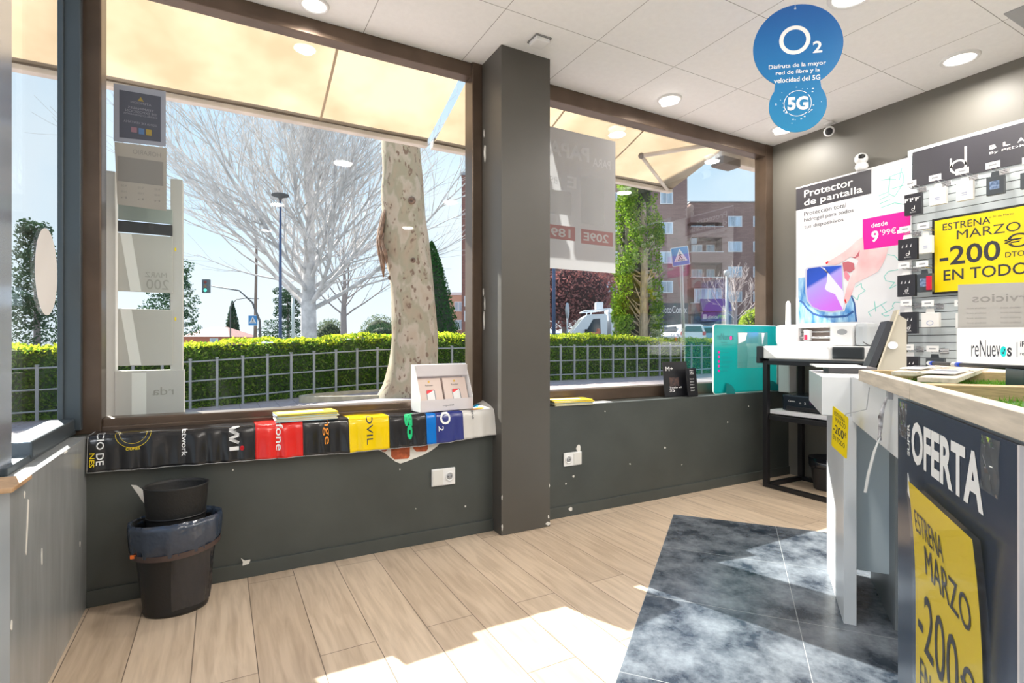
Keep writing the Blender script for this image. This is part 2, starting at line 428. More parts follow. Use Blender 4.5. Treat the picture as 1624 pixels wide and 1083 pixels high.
for x, z, a, b in ((1.755, 0.06, 0.006, 0.012), (1.752, 0.02, 0.014, 0.01), (1.762, 0.25, 0.003, 0.01), (1.434, 0.22, 0.003, 0.015), (1.435, 0.05, 0.004, 0.02)):
    prism(pc, blob(x, z, a, b), 0, 0.0015, FRP)
obj('paint_chips', pc, CHIP, pillar)
pc = NB()
FRS = (Vector((XL, 0, 0)), Vector((0, -1, 0)), Vector((0, 0, 1)))
FRS = (FRS[0], Vector((0, 1, 0)), FRS[2])
prism(pc, [(2.06, 0.66), (2.068, 0.655), (2.062, 0.60), (2.045, 0.50), (2.04, 0.51), (2.052, 0.60)], -0.0, 0.0015, FRS)
for y, z, a, b in ((2.03, 0.68, 0.004, 0.01), (2.72, 0.31, 0.004, 0.01), (1.92, 0.35, 0.006, 0.014), (2.5, 0.72, 0.02, 0.004), (2.2, 0.44, 0.003, 0.03)):
    prism(pc, blob(y, z, a, b), 0, 0.0015, FRS)
obj('paint_chips', pc, CHIP, wall_left)

# windows
def frame_box(parent, name, m, *b, bev=0.004):
    bm = NB(); box(bm, *b, bev=bev); return obj(name, bm, m, parent)
w2 = struct_empty('window_2', (0.45, 3.04, 0.70))
bm = NB(); box(bm, -0.47, 1.37, 2.99, 3.09, 0.715, 0.78, bev=0.006); box(bm, -0.47, 1.37, 3.0, 3.09, 2.775, 2.86, bev=0.006)
box(bm, 1.362, 1.43, 2.985, 3.10, 0.715, 2.86, bev=0.006); box(bm, -0.47, 1.37, 2.975, 2.995, 0.715, 0.745, bev=0.004)
obj('window_frame', bm, BRONZE, w2)
bm = NB(); box(bm, -0.47, 1.37, 3.045, 3.05, 0.775, 2.78); obj('window_pane', bm, PANE, w2)
w3 = struct_empty('window_3', (3.0, 3.04, 0.70))
bm = NB(); box(bm, 1.767, 4.19, 3.0, 3.09, 0.715, 0.80, bev=0.006); box(bm, 1.767, 4.19, 2.99, 3.09, 2.755, 2.86, bev=0.006)
box(bm, 4.175, 4.27, 2.985, 3.10, 0.715, 2.86, bev=0.006); box(bm, 1.767, 1.83, 3.0, 3.10, 0.715, 2.86, bev=0.006)
obj('window_frame', bm, BRONZE, w3)
bm = NB(); box(bm, 1.82, 4.18, 3.045, 3.05, 0.795, 2.76); obj('window_pane', bm, PANE, w3)
w1 = struct_empty('window_1', (-0.6, 2.5, 0.72))
bm = NB(); box(bm, -0.585, -0.47, 2.97, 3.10, 0.715, 2.86, bev=0.006); obj('corner_post', bm, BRONZE, w1)
bm = NB(); box(bm, -0.60, -0.535, 2.93, 2.972, 0.74, 2.86, bev=0.004); box(bm, -0.612, -0.592, 2.915, 2.95, 0.74, 2.86, bev=0.003)
box(bm, -0.64, -0.55, 2.317, 2.90, 0.735, 0.795, bev=0.006); box(bm, -0.60, -0.555, 2.1, 2.95, 0.725, 0.75, bev=0.004); box(bm, -0.64, -0.55, 2.2, 2.90, 2.80, 2.86, bev=0.004)
obj('window_sash', bm, DARKF, w1)
bm = NB(); box(bm, -0.64, -0.57, 2.06, 2.20, 0.735, 2.86, bev=0.006); obj('window_stile', bm, ALU, w1)
bm = NB(); box(bm, -0.605, -0.60, 2.31, 2.93, 0.79, 2.81); obj('window_pane', bm, PANE, w1)
bm = NB(); box(bm, -0.60, -0.482, 1.86, 2.03, 0.725, 0.738, bev=0.004); obj('sill_board', bm, mat('worn_wood', (0.45, 0.28, 0.15), 0.6, var=0.2, vscale=20), w1)

# ---------------------------------------------------------------- ceiling lamps and fittings
LENS = mat('lamp_lens', (1.0, 0.97, 0.92), 0.4, emit=2.2)
LENSO = mat('lamp_lens_unlit', (0.75, 0.75, 0.75), 0.3)
def downlight(x, y, r, label, on=True, tilt=0, power=1.0, grp='recessed ceiling lamps'):
    t = thing('ceiling_lamp', label, 'lamp', (x, y, ZC), 0, grp)
    bm = NB(); lathe(bm, [(r*0.78, -0.001), (r*0.80, -0.012), (r*0.95, -0.012), (r*1.0, -0.004), (r*1.0, 0)], 32, Matrix.Translation((x, y, ZC))); obj('lamp_ring', bm, WHITE, t)
    bm = NB()
    TM = Matrix.Translation((x, y, ZC-0.006)) @ Matrix.Rotation(tilt, 4, Vector((0.4, -0.9, 0)).normalized())
    if tilt: lathe(bm, [(0, -0.035), (r*0.62, -0.035), (r*0.70, -0.03), (r*0.74, 0.0)], 28, TM)
    else: lathe(bm, [(0, -0.004), (r*0.6, -0.004), (r*0.79, -0.0)], 28, TM)
    obj('lamp_lens', bm, LENS if on else LENSO, t)
    if on:
        ld = bpy.data.lights.new('lamp_light', 'AREA'); ld.shape = 'DISK'; ld.size = r*1.5; ld.energy = LAMP_POWER*power; ld.color = (1.0, 0.95, 0.88)
        lo = bpy.data.objects.new('lamp_light', ld); COL.objects.link(lo); lo.parent = t; lo.location = (0, 0, -0.06)
    return t
downlight(2.80, 2.765, 0.085, 'tilted recessed ceiling lamp over the right window, nearest the pillar', tilt=0.35, power=0.7)
downlight(3.98, 2.70, 0.085, 'recessed ceiling lamp in the corner of window and display wall, half behind the blue sign', tilt=0.25, power=0.9)
downlight(3.95, 1.515, 0.10, 'lit recessed ceiling lamp above the black sign of the display wall', power=1.15)
downlight(2.763, 1.50, 0.11, 'lit recessed ceiling lamp cut by the top edge of the photo above the blue sign', power=1.8)
downlight(0.42, 2.87, 0.075, 'small recessed ceiling lamp over the left window at the top edge of the photo', power=0.8)
for (x, y) in ((1.0, 1.0), (2.4, 0.2), (0.6, -0.9), (2.4, -1.4), (3.7, 0.1), (3.7, -1.6), (0.6, -2.6)):  # unseen lamps, added to brighten the room
    downlight(x, y, 0.11, 'lit recessed ceiling lamp added out of view to fill the room with light', power=2.2, grp='unseen ceiling lamps added for fill light')
t = thing('smoke_detector', 'small square white detector on the ceiling in front of the pillar', 'detector', (1.60, 2.585, ZC))
bm = NB(); box(bm, 1.555, 1.645, 2.54, 2.63, ZC-0.03, ZC, bev=0.01); obj('detector_body', bm, WHITE, t)
bm = NB(); box(bm, 1.548, 1.652, 2.533, 2.637, ZC-0.008, ZC-0.0005, bev=0.002); obj('base_plate', bm, mat('grey_rubber', (0.25, 0.25, 0.25), 0.6), t)
bm = NB(); box(bm, 3.62, 4.1, 1.12, 1.20, ZC-0.004, ZC+0.001); tag(obj('ceiling_vent', bm, GREYP), 'narrow grey strip vent in the ceiling at the top right corner', 'vent')

# ---------------------------------------------------------------- sockets
def socket(x0, x1, z0, z1, label, flip):
    t = thing('wall_socket', label, 'socket', ((x0+x1)/2, YW, (z0+z1)/2), 0, 'double wall sockets')
    bm = NB(); box(bm, x0, x1, YW-0.012, YW, z0, z1, bev=0.004); obj('frame_plate', bm, WHITE, t)
    xm = (x0+x1)/2; w = (x1-x0)/2-0.008
    cx = x1-0.004-w/2 if not flip else x0+0.004+w/2
    ox = x0+0.004+w/2 if not flip else x1-0.004-w/2
    zc = (z0+z1)/2
    bm = NB(); box(bm, ox-w/2, ox+w/2, YW-0.016, YW-0.010, z0+0.006, z1-0.006, bev=0.002); obj('blank_cover', bm, mat('white_cover', (0.7, 0.69, 0.66), 0.4), t)
    bm = NB()
    M = Matrix.Translation((cx, YW-0.012, zc)) @ Matrix.Rotation(PI/2, 4, 'X')
    lathe(bm, [(0.026, 0.0), (0.026, 0.006), (0.021, 0.006), (0.019, 0.001), (0, 0.001)], 24, M)
    s = obj('socket_insert', bm, WHITE, t)
    bm = NB()
    lathe(bm, [(0.0, 0.0018), (0.018, 0.0018), (0.018, 0.001)], 20, M)
    obj('socket_recess', bm, GREYP, s)
    bm = NB()
    for dx in (-0.0095, 0.0095): lathe(bm, [(0, 0.003), (0.003, 0.003), (0.003, 0.0)], 10, M @ Matrix.Translation((dx, 0, 0)))
    obj('pin_holes', bm, BLACK, s)
socket(1.04, 1.183, 0.312, 0.408, 'double white wall socket under the left window, right of the black bin', False)
socket(1.938, 2.078, 0.325, 0.412, 'double white wall socket under the right window beside the pillar', True)
# ---------------------------------------------------------------- banner on the sill
BW, BD = (-0.492, 1.46), 0.285
ZT = 0.722
def ban(u, s):
    """u along the sill, s from the window edge over the fold: front drop starts at s=0.155"""
    flat = 0.155
    edge = 0.575 - 0.02*max(0, min(1, (u+0.45)/1.0))+ (0.025*max(0, (u-1.05)/0.4))
    wr = 0.006*math.sin(u*23+1)*math.sin(u*7.3) + 0.004*math.sin(u*51)
    if s < flat:
        y = 2.985 - s; z = ZT + 0.003 + 0.004*(1+math.sin(u*31+s*20))*0.5 + (0.02*math.exp(-((u-0.30)**2+(s-0.1)**2)/0.004) if False else 0)
        if u > 1.3: z += 0.05*((u-1.3)/0.16)**1.5*(1-s/flat)**0.7
        return Vector((u, y, z))
    q = (s-flat)/(BD-flat)
    z = ZT + 0.003 - q*(ZT+0.003-edge)
    y = 2.985 - flat - 0.008*math.sin(min(1, q*3)*PI/2) - q*abs(wr)*2.2 - 0.010*q*q - 0.004
    return Vector((u, y, z))
bt = thing('vinyl_banner', 'long folded vinyl banner of coloured panels draped over the left window sill', 'banner', (0.48, 2.84, 0.72))
segs = [(-0.492, 0.145, (0.016, 0.016, 0.018), 'black'), (0.145, 0.358, (0.72, 0.02, 0.015), 'red'), (0.358, 0.582, (0.016, 0.016, 0.018), 'black'), (0.582, 0.794, (0.85, 0.60, 0.0), 'yellow'),
        (0.794, 1.004, (0.016, 0.016, 0.018), 'black'), (1.004, 1.06, (0.0, 0.17, 0.62), 'blue'), (1.06, 1.225, (0.03, 0.04, 0.20), 'indigo'), (1.225, 1.46, (0.62, 0.60, 0.57), 'white')]
for a, b, c, nm in segs:
    bm = NB(); nu = max(3, int((b-a)/0.008)); nv = 26; g = []
    for i in range(nu+1):
        u = a+(b-a)*i/nu
        g.append([bm.verts.new(ban(u, BD*j/nv)) for j in range(nv+1)])
    for i in range(nu):
        for j in range(nv): f = bm.faces.new((g[i][j], g[i+1][j], g[i+1][j+1], g[i][j+1])); f.smooth = True
    m = mat('vinyl_'+nm, c, 0.17, spec=0.55, bump=0.12, bscale=18)
    o = obj('banner_panel', bm, m, bt); o['label'] = nm + ' panel'
    sm = o.modifiers.new('thick', 'SOLIDIFY'); sm.thickness = 0.0012
bm = NB(); tube(bm, [ban(-0.492+1.952*i/120, BD)+Vector((0, 0, 0.001)) for i in range(121)], 0.0022, 6); tube(bm, [ban(-0.492, BD*j/20) for j in range(21)], 0.002, 6)
obj('hem', bm, mat('grey_hem', (0.3, 0.3, 0.3), 0.4), bt)
def btext(s, u0, s0, wu, hs, m, bold=0.01, rot=-90, extra=None):
    """text reading down the drape: box u0..u0+wu along the sill, s0..s0+hs across the drape"""
    bm = NB()
    if s: write(bm, s, u0, -(s0+hs), wu, hs, 0, (Vector((0, 0, 0)), Vector((1, 0, 0)), Vector((0, 1, 0))), bold, rot)
    if extra: extra(bm)
    n = 16
    for k in range(1, n):
        bmesh.ops.bisect_plane(bm, geom=bm.verts[:]+bm.edges[:]+bm.faces[:], plane_co=(0, -(s0+hs*k/n), 0), plane_no=(0, 1, 0))
    for k in range(1, 6):
        bmesh.ops.bisect_plane(bm, geom=bm.verts[:]+bm.edges[:]+bm.faces[:], plane_co=(u0+wu*k/6, 0, 0), plane_no=(1, 0, 0))
    for v in bm.verts:
        p = ban(v.co.x, -v.co.y); sd = -v.co.y
        v.co = p + (Vector((0, -0.0003, 0.0022)) if sd < 0.155 else Vector((0, -0.0026, 0)))
    obj('lettering', bm, m, bt)
WINK = mat('white_print', (0.85, 0.85, 0.85), 0.4)
btext('CCIO DE', -0.462, 0.115, 0.026, 0.145, WINK)
btext('NES', -0.485, 0.215, 0.018, 0.05, YEL)
btext('Network', -0.155, 0.125, 0.022, 0.125, WINK)
def mi_logo(bm):
    fr = (Vector((0, 0, 0)), Vector((1, 0, 0)), Vector((0, 1, 0)))
    prism(bm, rect(0.035, -0.242, 0.075, -0.228), 0, 0.0001, fr)
    for a, b in (((0.075, -0.15), (0.035, -0.165)), ((0.035, -0.165), (0.075, -0.185)), ((0.075, -0.185), (0.035, -0.198)), ((0.035, -0.198), (0.075, -0.215))):
        stroke(bm, [a, b], 0.011, 0, 0.0001, fr)
btext(None, 0.035, 0.14, 0.045, 0.11, WINK, extra=mi_logo)
bm = NB()
btext(None, 0.078, 0.22, 0.02, 0.03, mat('red_print', (0.8, 0.01, 0.02), 0.4), extra=lambda bm: prism(bm, ellipse(0.088, -0.235, 0.009, 0.009, 20), 0, 0.0001, (Vector((0, 0, 0)), Vector((1, 0, 0)), Vector((0, 1, 0)))))
def circ_logo(bm):
    fr = (Vector((0, 0, 0)), Vector((1, 0, 0)), Vector((0, 1, 0)))
    ring_shape(bm, -0.335, -0.15, 0.065, 0.055, 0.0015, 0, 0.0001, fr)
    ring_shape(bm, -0.335, -0.15, 0.050, 0.040, 0.001, 0, 0.0001, fr)
btext('CIONES', -0.36, 0.203, 0.05, 0.010, YEL, rot=0, extra=circ_logo)
btext('afone', 0.235, 0.130, 0.032, 0.125, WINK)
btext('ange', 0.452, 0.11, 0.030, 0.135, mat('orange_print', (0.85, 0.30, 0.03), 0.4), 0.0)
btext('MOVIL', 0.672, 0.09, 0.034, 0.17, INK, 0.0)
btext('igo', 0.878, 0.125, 0.055, 0.13, mat('green_print', (0.0, 0.55, 0.20), 0.4), 0.05)
btext('O', 1.085, 0.15, 0.062, 0.055, WINK, 0.02); btext('2', 1.075, 0.21, 0.028, 0.022, WINK, 0.0)
btext('gent', 1.275, 0.13, 0.020, 0.065, INK, 0.0)
def swoosh(c0):
    def f(bm): prism(bm, c0, 0, 0.0001, (Vector((0, 0, 0)), Vector((1, 0, 0)), Vector((0, 1, 0))))
    return f
btext(None, 1.3, 0.05, 0.1, 0.06, mat('teal_print', (0.0, 0.25, 0.5), 0.4), extra=swoosh([(1.33, -0.05), (1.38, -0.01), (1.395, -0.04), (1.36, -0.075)]))
btext(None, 1.3, 0.06, 0.1, 0.1, mat('orange_print', (0.85, 0.3, 0.03), 0.4), extra=swoosh([(1.30, -0.11), (1.35, -0.09), (1.38, -0.13), (1.345, -0.15), (1.31, -0.14)]))

# ---------------------------------------------------------------- leaflets on the sill
def leaflet_stack(name_label, cx, cy, z, w, d, n, rz, cols, seed):
    rnd = random.Random(seed)
    for i in range(n):
        bm = NB(); h = 0.0045
        c = cols[i % len(cols)]
        M = Matrix.Translation((cx+rnd.uniform(-0.008, 0.008), cy+rnd.uniform(-0.006, 0.006), z+i*h)) @ Matrix.Rotation(rz+rnd.uniform(-0.06, 0.06), 4, 'Z')
        box(bm, -w/2, w/2, -d/2, d/2, 0, h-0.0006, M=M)
        if i == n-1:
            fr = (M.translation + Vector((0, 0, h-0.0006)), M.to_3x3() @ Vector((1, 0, 0)), M.to_3x3() @ Vector((0, 1, 0)))
            prism(bm, rect(-w/2+0.01, -0.02, w/2-0.06, 0.03), 0.0001, 0.0005, fr, 1)
            write(bm, name_label[1], -w/2+0.02, -d/2+0.02, w*0.7, 0.018, 0.0006, fr, mi=2)
        o = obj('leaflet', bm, [c, PAPER, INK])
        pos = 'topmost' if i == n-1 else ['lowest', 'second lowest', 'third from the bottom', 'fourth from the bottom', 'fifth from the bottom', 'sixth from the bottom', 'seventh from the bottom', 'eighth from the bottom'][i]
        tag(o, '%s, %s of its stack' % (name_label[0], pos), 'leaflet', name_label[2])
PB = mat('pale_blue_print', (0.42, 0.60, 0.72), 0.45); CRM = mat('cream_print', (0.72, 0.68, 0.42), 0.5)
leaflet_stack(('leaflet on the banner', 'MARZO', 'leaflets on the banner'), 0.385, 2.895, 0.731, 0.29, 0.14, 9, 0.02, [PB, CRM, PAPER, CRM, CRM, PB, YEL, PB, YEL], 3)
leaflet_stack(('leaflet on the right sill', 'ESTRENA', 'leaflets on the right sill'), 2.03, 2.905, 0.7155, 0.29, 0.15, 8, -0.12, [CRM, PAPER, CRM, PB, CRM, YEL, PAPER, YEL], 5)
bm = NB(); box(bm, 2.20, 2.36, 2.86, 2.95, 0.7155, 0.718, M=None); tag(obj('plastic_sleeve', bm, PAPER), 'clear white sheet lying right of the yellow leaflets on the right sill', 'sheet')

# ---------------------------------------------------------------- counter display box with two packs
RZ = R(7)
t = thing('display_box', 'white cardboard display box holding two packs on the left sill beside the pillar', 'display box', (1.14, 2.92, 0.733), RZ)
DM = Matrix.Translation((1.14, 2.92, 0.733)) @ Matrix.Rotation(RZ, 4, 'Z')
LIL = mat('lilac_card', (0.70, 0.66, 0.68), 0.5)
DFR = (DM @ Vector((0, 0, 0)), DM.to_3x3() @ Vector((1, 0, 0)), Vector((0, 0, 1)))
def dpr(bm, pts, x0, x1):     # side profile (y, z) between x0 and x1
    for s in (bm,):
        a = [bm.verts.new(DM @ Vector((x0, y, z))) for y, z in pts]; b = [bm.verts.new(DM @ Vector((x1, y, z))) for y, z in pts]
        fs = [bm.faces.new(a), bm.faces.new(b[::-1])]
        for i in range(len(pts)): fs.append(bm.faces.new((a[i], b[i], b[(i+1) % len(pts)], a[(i+1) % len(pts)])))
        bmesh.ops.recalc_face_normals(bm, faces=fs)
bm = NB(); prof = [(0.06, 0), (0.06, 0.265), (0.02, 0.265), (-0.06, 0.08), (-0.06, 0)]
dpr(bm, prof, -0.172, -0.168); dpr(bm, prof, 0.168, 0.172); obj('side_panel', bm, WHITE, t)
bm = NB(); box(bm, -0.168, 0.168, 0.056, 0.06, 0, 0.265, M=DM); obj('back_panel', bm, LIL, t)
bm = NB(); box(bm, -0.168, 0.168, -0.062, -0.058, 0, 0.066, M=DM); o = obj('front_lip', bm, LIL, t)
bm = NB(); write(bm, 'reposol', -0.03, 0.022, 0.07, 0.014, 0.0625, DFR); obj('lettering', bm, INK, o)
bm = NB(); box(bm, -0.168, 0.168, 0.0, 0.022, 0.197, 0.263, M=DM); obj('header', bm, LIL, t)
for s, word in ((-1, 'first'), (1, 'second')):
    xc = s*0.084; tz = R(20)
    p = thing('boxed_pack', ('left' if s < 0 else 'right') + ' one of the two pink and white packs standing in the display box', 'package', DM @ Vector((xc, -0.03, 0.01)), RZ, 'packs in the display box')
    PM = DM @ Matrix.Translation((xc, -0.045, 0.006)) @ Matrix.Rotation(-tz, 4, 'X')
    bm = NB(); box(bm, -0.078, 0.078, 0, 0.022, 0, 0.19, bev=0.002, M=PM); obj('carton', bm, mat('pink_card', (0.74, 0.60, 0.54), 0.5), p)
    PF = (PM @ Vector((0, 0, 0)), PM.to_3x3() @ Vector((1, 0, 0)), PM.to_3x3() @ Vector((0, 0, 1)))
    bm = NB(); prism(bm, rrect(-0.026, 0.02, 0.030, 0.12, 0.008), 0.0002, 0.0010, PF); q = obj('phone_picture', bm, mat('screen_grey', (0.25, 0.25, 0.27), 0.4), p)
    bm = NB(); prism(bm, rrect(-0.022, 0.022, 0.024, 0.115, 0.006), 0.0010, 0.0016, PF); obj('phone_screen', bm, PAPER, q)
    bm = NB(); prism(bm, [(-0.024, 0.095), (0.0, 0.105), (0.024, 0.118), (-0.015, 0.118), (-0.024, 0.112)], 0.0016, 0.002, PF); obj('red_flash', bm, mat('red_print', (0.8, 0.01, 0.02), 0.4), q)
    bm = NB(); write(bm, 'Router', -0.025, 0.142, 0.05, 0.010, 0.001, PF); obj('lettering', bm, INK, p)
    bm = NB(); prism(bm, ellipse(0.0, 0.168, 0.006, 0.006, 16), 0.0002, 0.0008, PF); obj('yellow_dot', bm, mat('amber_print', (0.8, 0.45, 0.02), 0.4), p)

# ---------------------------------------------------------------- waste bins
bx, by = -0.165, 2.655
t = thing('waste_bin', 'black bin with dark liner over its rim under the left window', 'bin', (bx, by, 0))
BM_ = Matrix.Translation((bx, by, 0))
LINER = mat('bin_liner', (0.012, 0.013, 0.018), 0.18, spec=0.8, bump=0.6, bscale=14)
BINM = mat('black_bin_plastic', (0.012, 0.012, 0.013), 0.35, bump=0.1, bscale=80)
bm = NB(); lathe(bm, [(0, 0.004), (0.105, 0.004), (0.115, 0.0), (0.120, 0.012), (0.118, 0.02), (0.155, 0.36), (0.162, 0.372), (0.158, 0.378), (0.148, 0.36), (0.112, 0.02), (0, 0.015)], 40, BM_, 1.0, 0.78); obj('bin_body', bm, BINM, t)
bm = NB()
rng = random.Random(4); seg = 64; rings = []
for r, z in ((0.146, 0.30), (0.150, 0.37), (0.166, 0.388), (0.170, 0.36), (0.166, 0.31), (0.163, 0.275), (0.158, 0.27)):
    ring = []
    for k in range(seg):
        a = 2*PI*k/seg; w = 0.004*math.sin(k*1.7)*math.cos(k*0.61) + 0.002*math.sin(k*3.1)
        zz = z + (0.018*math.sin(a*1.0+0.4) if z < 0.29 else 0.006*math.sin(a+2.0)) 
        ring.append(bm.verts.new((bx+(r+w)*math.cos(a), by+(r+w)*0.78*math.sin(a), zz)))
    rings.append(ring)
for a, b in zip(rings, rings[1:]):
    for k in range(seg): f = bm.faces.new((a[k], a[(k+1) % seg], b[(k+1) % seg], b[k])); f.smooth = True
obj('bin_liner', bm, mat('blue_liner', (0.03, 0.045, 0.075), 0.2, spec=0.8, bump=0.5, bscale=25), t)
bm = NB(); rings = []
for z in [0.03+0.25*i/8 for i in range(9)]:
    ring = []; r0 = 0.1205+0.0365*z/0.36
    for k in range(20):
        a = R(-95+80*k/19); w = 0.005+0.006*math.sin(k*1.3+z*9)*math.sin(k*0.7+z*21)
        ring.append(bm.verts.new((bx+(r0+w)*math.cos(a), by+(r0+w)*0.78*math.sin(a), z)))
    rings.append(ring)
for a, b in zip(rings, rings[1:]):
    for k in range(19): f = bm.faces.new((a[k], a[k+1], b[k+1], b[k])); f.smooth = True
obj('hanging_liner', bm, LINER, t)
bm = NB(); rings = []
for z0, r in ((0.285, 0.1655), (0.262, 0.164)):
    rings.append([bm.verts.new((bx+r*math.cos(2*PI*k/48), by+r*0.78*math.sin(2*PI*k/48), z0+0.018*math.sin(2*PI*k/48+0.4))) for k in range(48)])
for k in range(48): bm.faces.new((rings[0][k], rings[0][(k+1) % 48], rings[1][(k+1) % 48], rings[1][k]))
obj('band', bm, mat('brown_band', (0.07, 0.045, 0.04), 0.35), t)
bm = NB(); Mo = Matrix.Translation((bx, by, 0)); 
box(bm, -0.142, -0.112, -0.088, -0.082, 0.258, 0.272, M=Mo @ Matrix.Rotation(R(-8), 4, 'Z') ); obj('orange_clip', bm, mat('orange_plastic', (0.75, 0.16, 0.02), 0.4), t)
t2 = thing('waste_basket', 'smaller empty black basket standing inside the lined bin', 'basket', (bx+0.0, by+0.01, 0.22))
bm = NB(); lathe(bm, [(0, 0.245), (0.093, 0.24), (0.098, 0.26), (0.118, 0.515), (0.121, 0.522), (0.116, 0.522), (0.113, 0.51), (0.092, 0.26), (0, 0.255)], 40, Matrix.Translation((bx, by+0.01, 0)), 1.0, 0.85); obj('basket_body', bm, mat('rubber_black', (0.014, 0.014, 0.014), 0.6, bump=0.12, bscale=90), t2)
bm = NB(); lathe(bm, [(0.108, 0.39), (0.1105, 0.39), (0.1115, 0.398), (0.109, 0.398)], 40, Matrix.Translation((bx, by+0.01, 0)), 1.0, 0.85); obj('seam', bm, BLACK, t2)
t = thing('waste_basket', 'small grey wastepaper basket on the floor under the metal table', 'basket', (4.08, 2.40, 0))
bm = NB(); lathe(bm, [(0, 0.005), (0.085, 0.0), (0.09, 0.01), (0.118, 0.235), (0.124, 0.24), (0.114, 0.24), (0.085, 0.015), (0, 0.012)], 28, Matrix.Translation((4.08, 2.40, 0))); obj('basket_body', bm, mat('dark_grey_plastic', (0.03, 0.03, 0.033), 0.5), t)
bm = NB(); lathe(bm, [(0.11, 0.2), (0.126, 0.245), (0.124, 0.19), (0.119, 0.17)], 28, Matrix.Translation((4.08, 2.40, 0))); obj('liner', bm, LINER, t)

# ---------------------------------------------------------------- posters and the leaflet stand in the left window
FACE_IN = (Vector((0, 0, 0)), Vector((1, 0, 0)), Vector((0, 0, 1)))
def fr_at(x, y, z): return (Vector((x, y, z)), Vector((1, 0, 0)), Vector((0, 0, 1)))
SHEER = translucent('backlit_paper', (0.42, 0.44, 0.50), (0.42, 0.44, 0.50), 0.45)
SHEERG = translucent('backlit_paper_print', (0.16, 0.17, 0.21), (0.16, 0.17, 0.21), 0.45)
SHEERC = translucent('backlit_cream', (0.50, 0.48, 0.44), (0.50, 0.48, 0.44), 0.45)
SHEERD = translucent('backlit_grey', (0.36, 0.35, 0.33), (0.36, 0.35, 0.33), 0.4)
t = thing('notice', 'grey notice with mirrored text, highest sheet taped inside the left window', 'notice', (-0.335, 3.035, 2.07), 0, 'sheets taped to the left window')
F_ = fr_at(-0.435, 3.036, 2.055)
bm = NB(); prism(bm, [(0, 0), (0.203, 0.012), (0.203, 0.277), (0, 0.268)], 0, 0.001, F_); obj('sheet', bm, SHEER, t)
bm = NB(); prism(bm, [(0.022, 0.022), (0.183, 0.03), (0.183, 0.247), (0.022, 0.243)], 0.001, 0.0016, F_); q = obj('printed_panel', bm, SHEERG, t)
LT = translucent('faint_print', (0.40, 0.41, 0.46), (0.40, 0.41, 0.46), 0.4)
bm = NB()
write(bm, 'ATENCION', 0.065, 0.192, 0.08, 0.010, 0.002, F_, rot='mirror'); write(bm, 'TERMINALES', 0.055, 0.165, 0.10, 0.011, 0.002, F_, rot='mirror'); write(bm, 'DE EXPOSICION', 0.045, 0.149, 0.12, 0.011, 0.002, F_, rot='mirror')
write(bm, 'DESBLOQUEADOS', 0.038, 0.135, 0.13, 0.009, 0.002, F_, rot='mirror'); write(bm, 'ZONA DE VENTANA', 0.038, 0.098, 0.13, 0.010, 0.002, F_, rot='mirror')
obj('lettering', bm, LT, q)
bm = NB(); prism(bm, [(0.092, 0.207), (0.116, 0.207), (0.104, 0.228)], 0.0016, 0.002, F_)
prism(bm, rect(0.125, 0.052, 0.147, 0.08), 0.0016, 0.002, F_); obj('yellow_marks', bm, translucent('amber_sheer', (0.5, 0.38, 0.12), (0.5, 0.38, 0.12), 0.4), q)
bm = NB(); prism(bm, rect(0.096, 0.052, 0.118, 0.08), 0.0016, 0.002, F_); obj('blue_mark', bm, translucent('blue_sheer', (0.16, 0.28, 0.5), (0.16, 0.28, 0.5), 0.4), q)
bm = NB(); prism(bm, rect(0.067, 0.056, 0.089, 0.08), 0.0016, 0.002, F_); obj('red_mark', bm, translucent('rose_sheer', (0.42, 0.25, 0.3), (0.42, 0.25, 0.3), 0.4), q)
t = thing('opening_hours_sheet', 'cream opening hours sheet taped to the left window just under the grey notice', 'notice', (-0.335, 3.035, 1.77), 0, 'sheets taped to the left window')
F_ = fr_at(-0.432, 3.036, 1.765)
bm = NB(); prism(bm, [(0.012, 0.0), (0.203, -0.008), (0.203, 0.295), (0, 0.288)], 0, 0.001, F_); obj('sheet', bm, SHEERC, t)
bm = NB(); prism(bm, rect(0.012, 0.11, 0.19, 0.225), 0.001, 0.0015, F_); q = obj('printed_panel', bm, SHEERD, t)
bm = NB(); write(bm, 'HORARIO', 0.07, 0.245, 0.11, 0.022, 0.0016, F_, rot='mirror')
for i in range(3):
    for j in range(3): write(bm, ('9:30', '14:00', 'h')[j], 0.025+0.065*i, 0.085-0.027*j, 0.022, 0.010, 0.0016, F_, rot='mirror')
obj('lettering', bm, SHEERD, t)

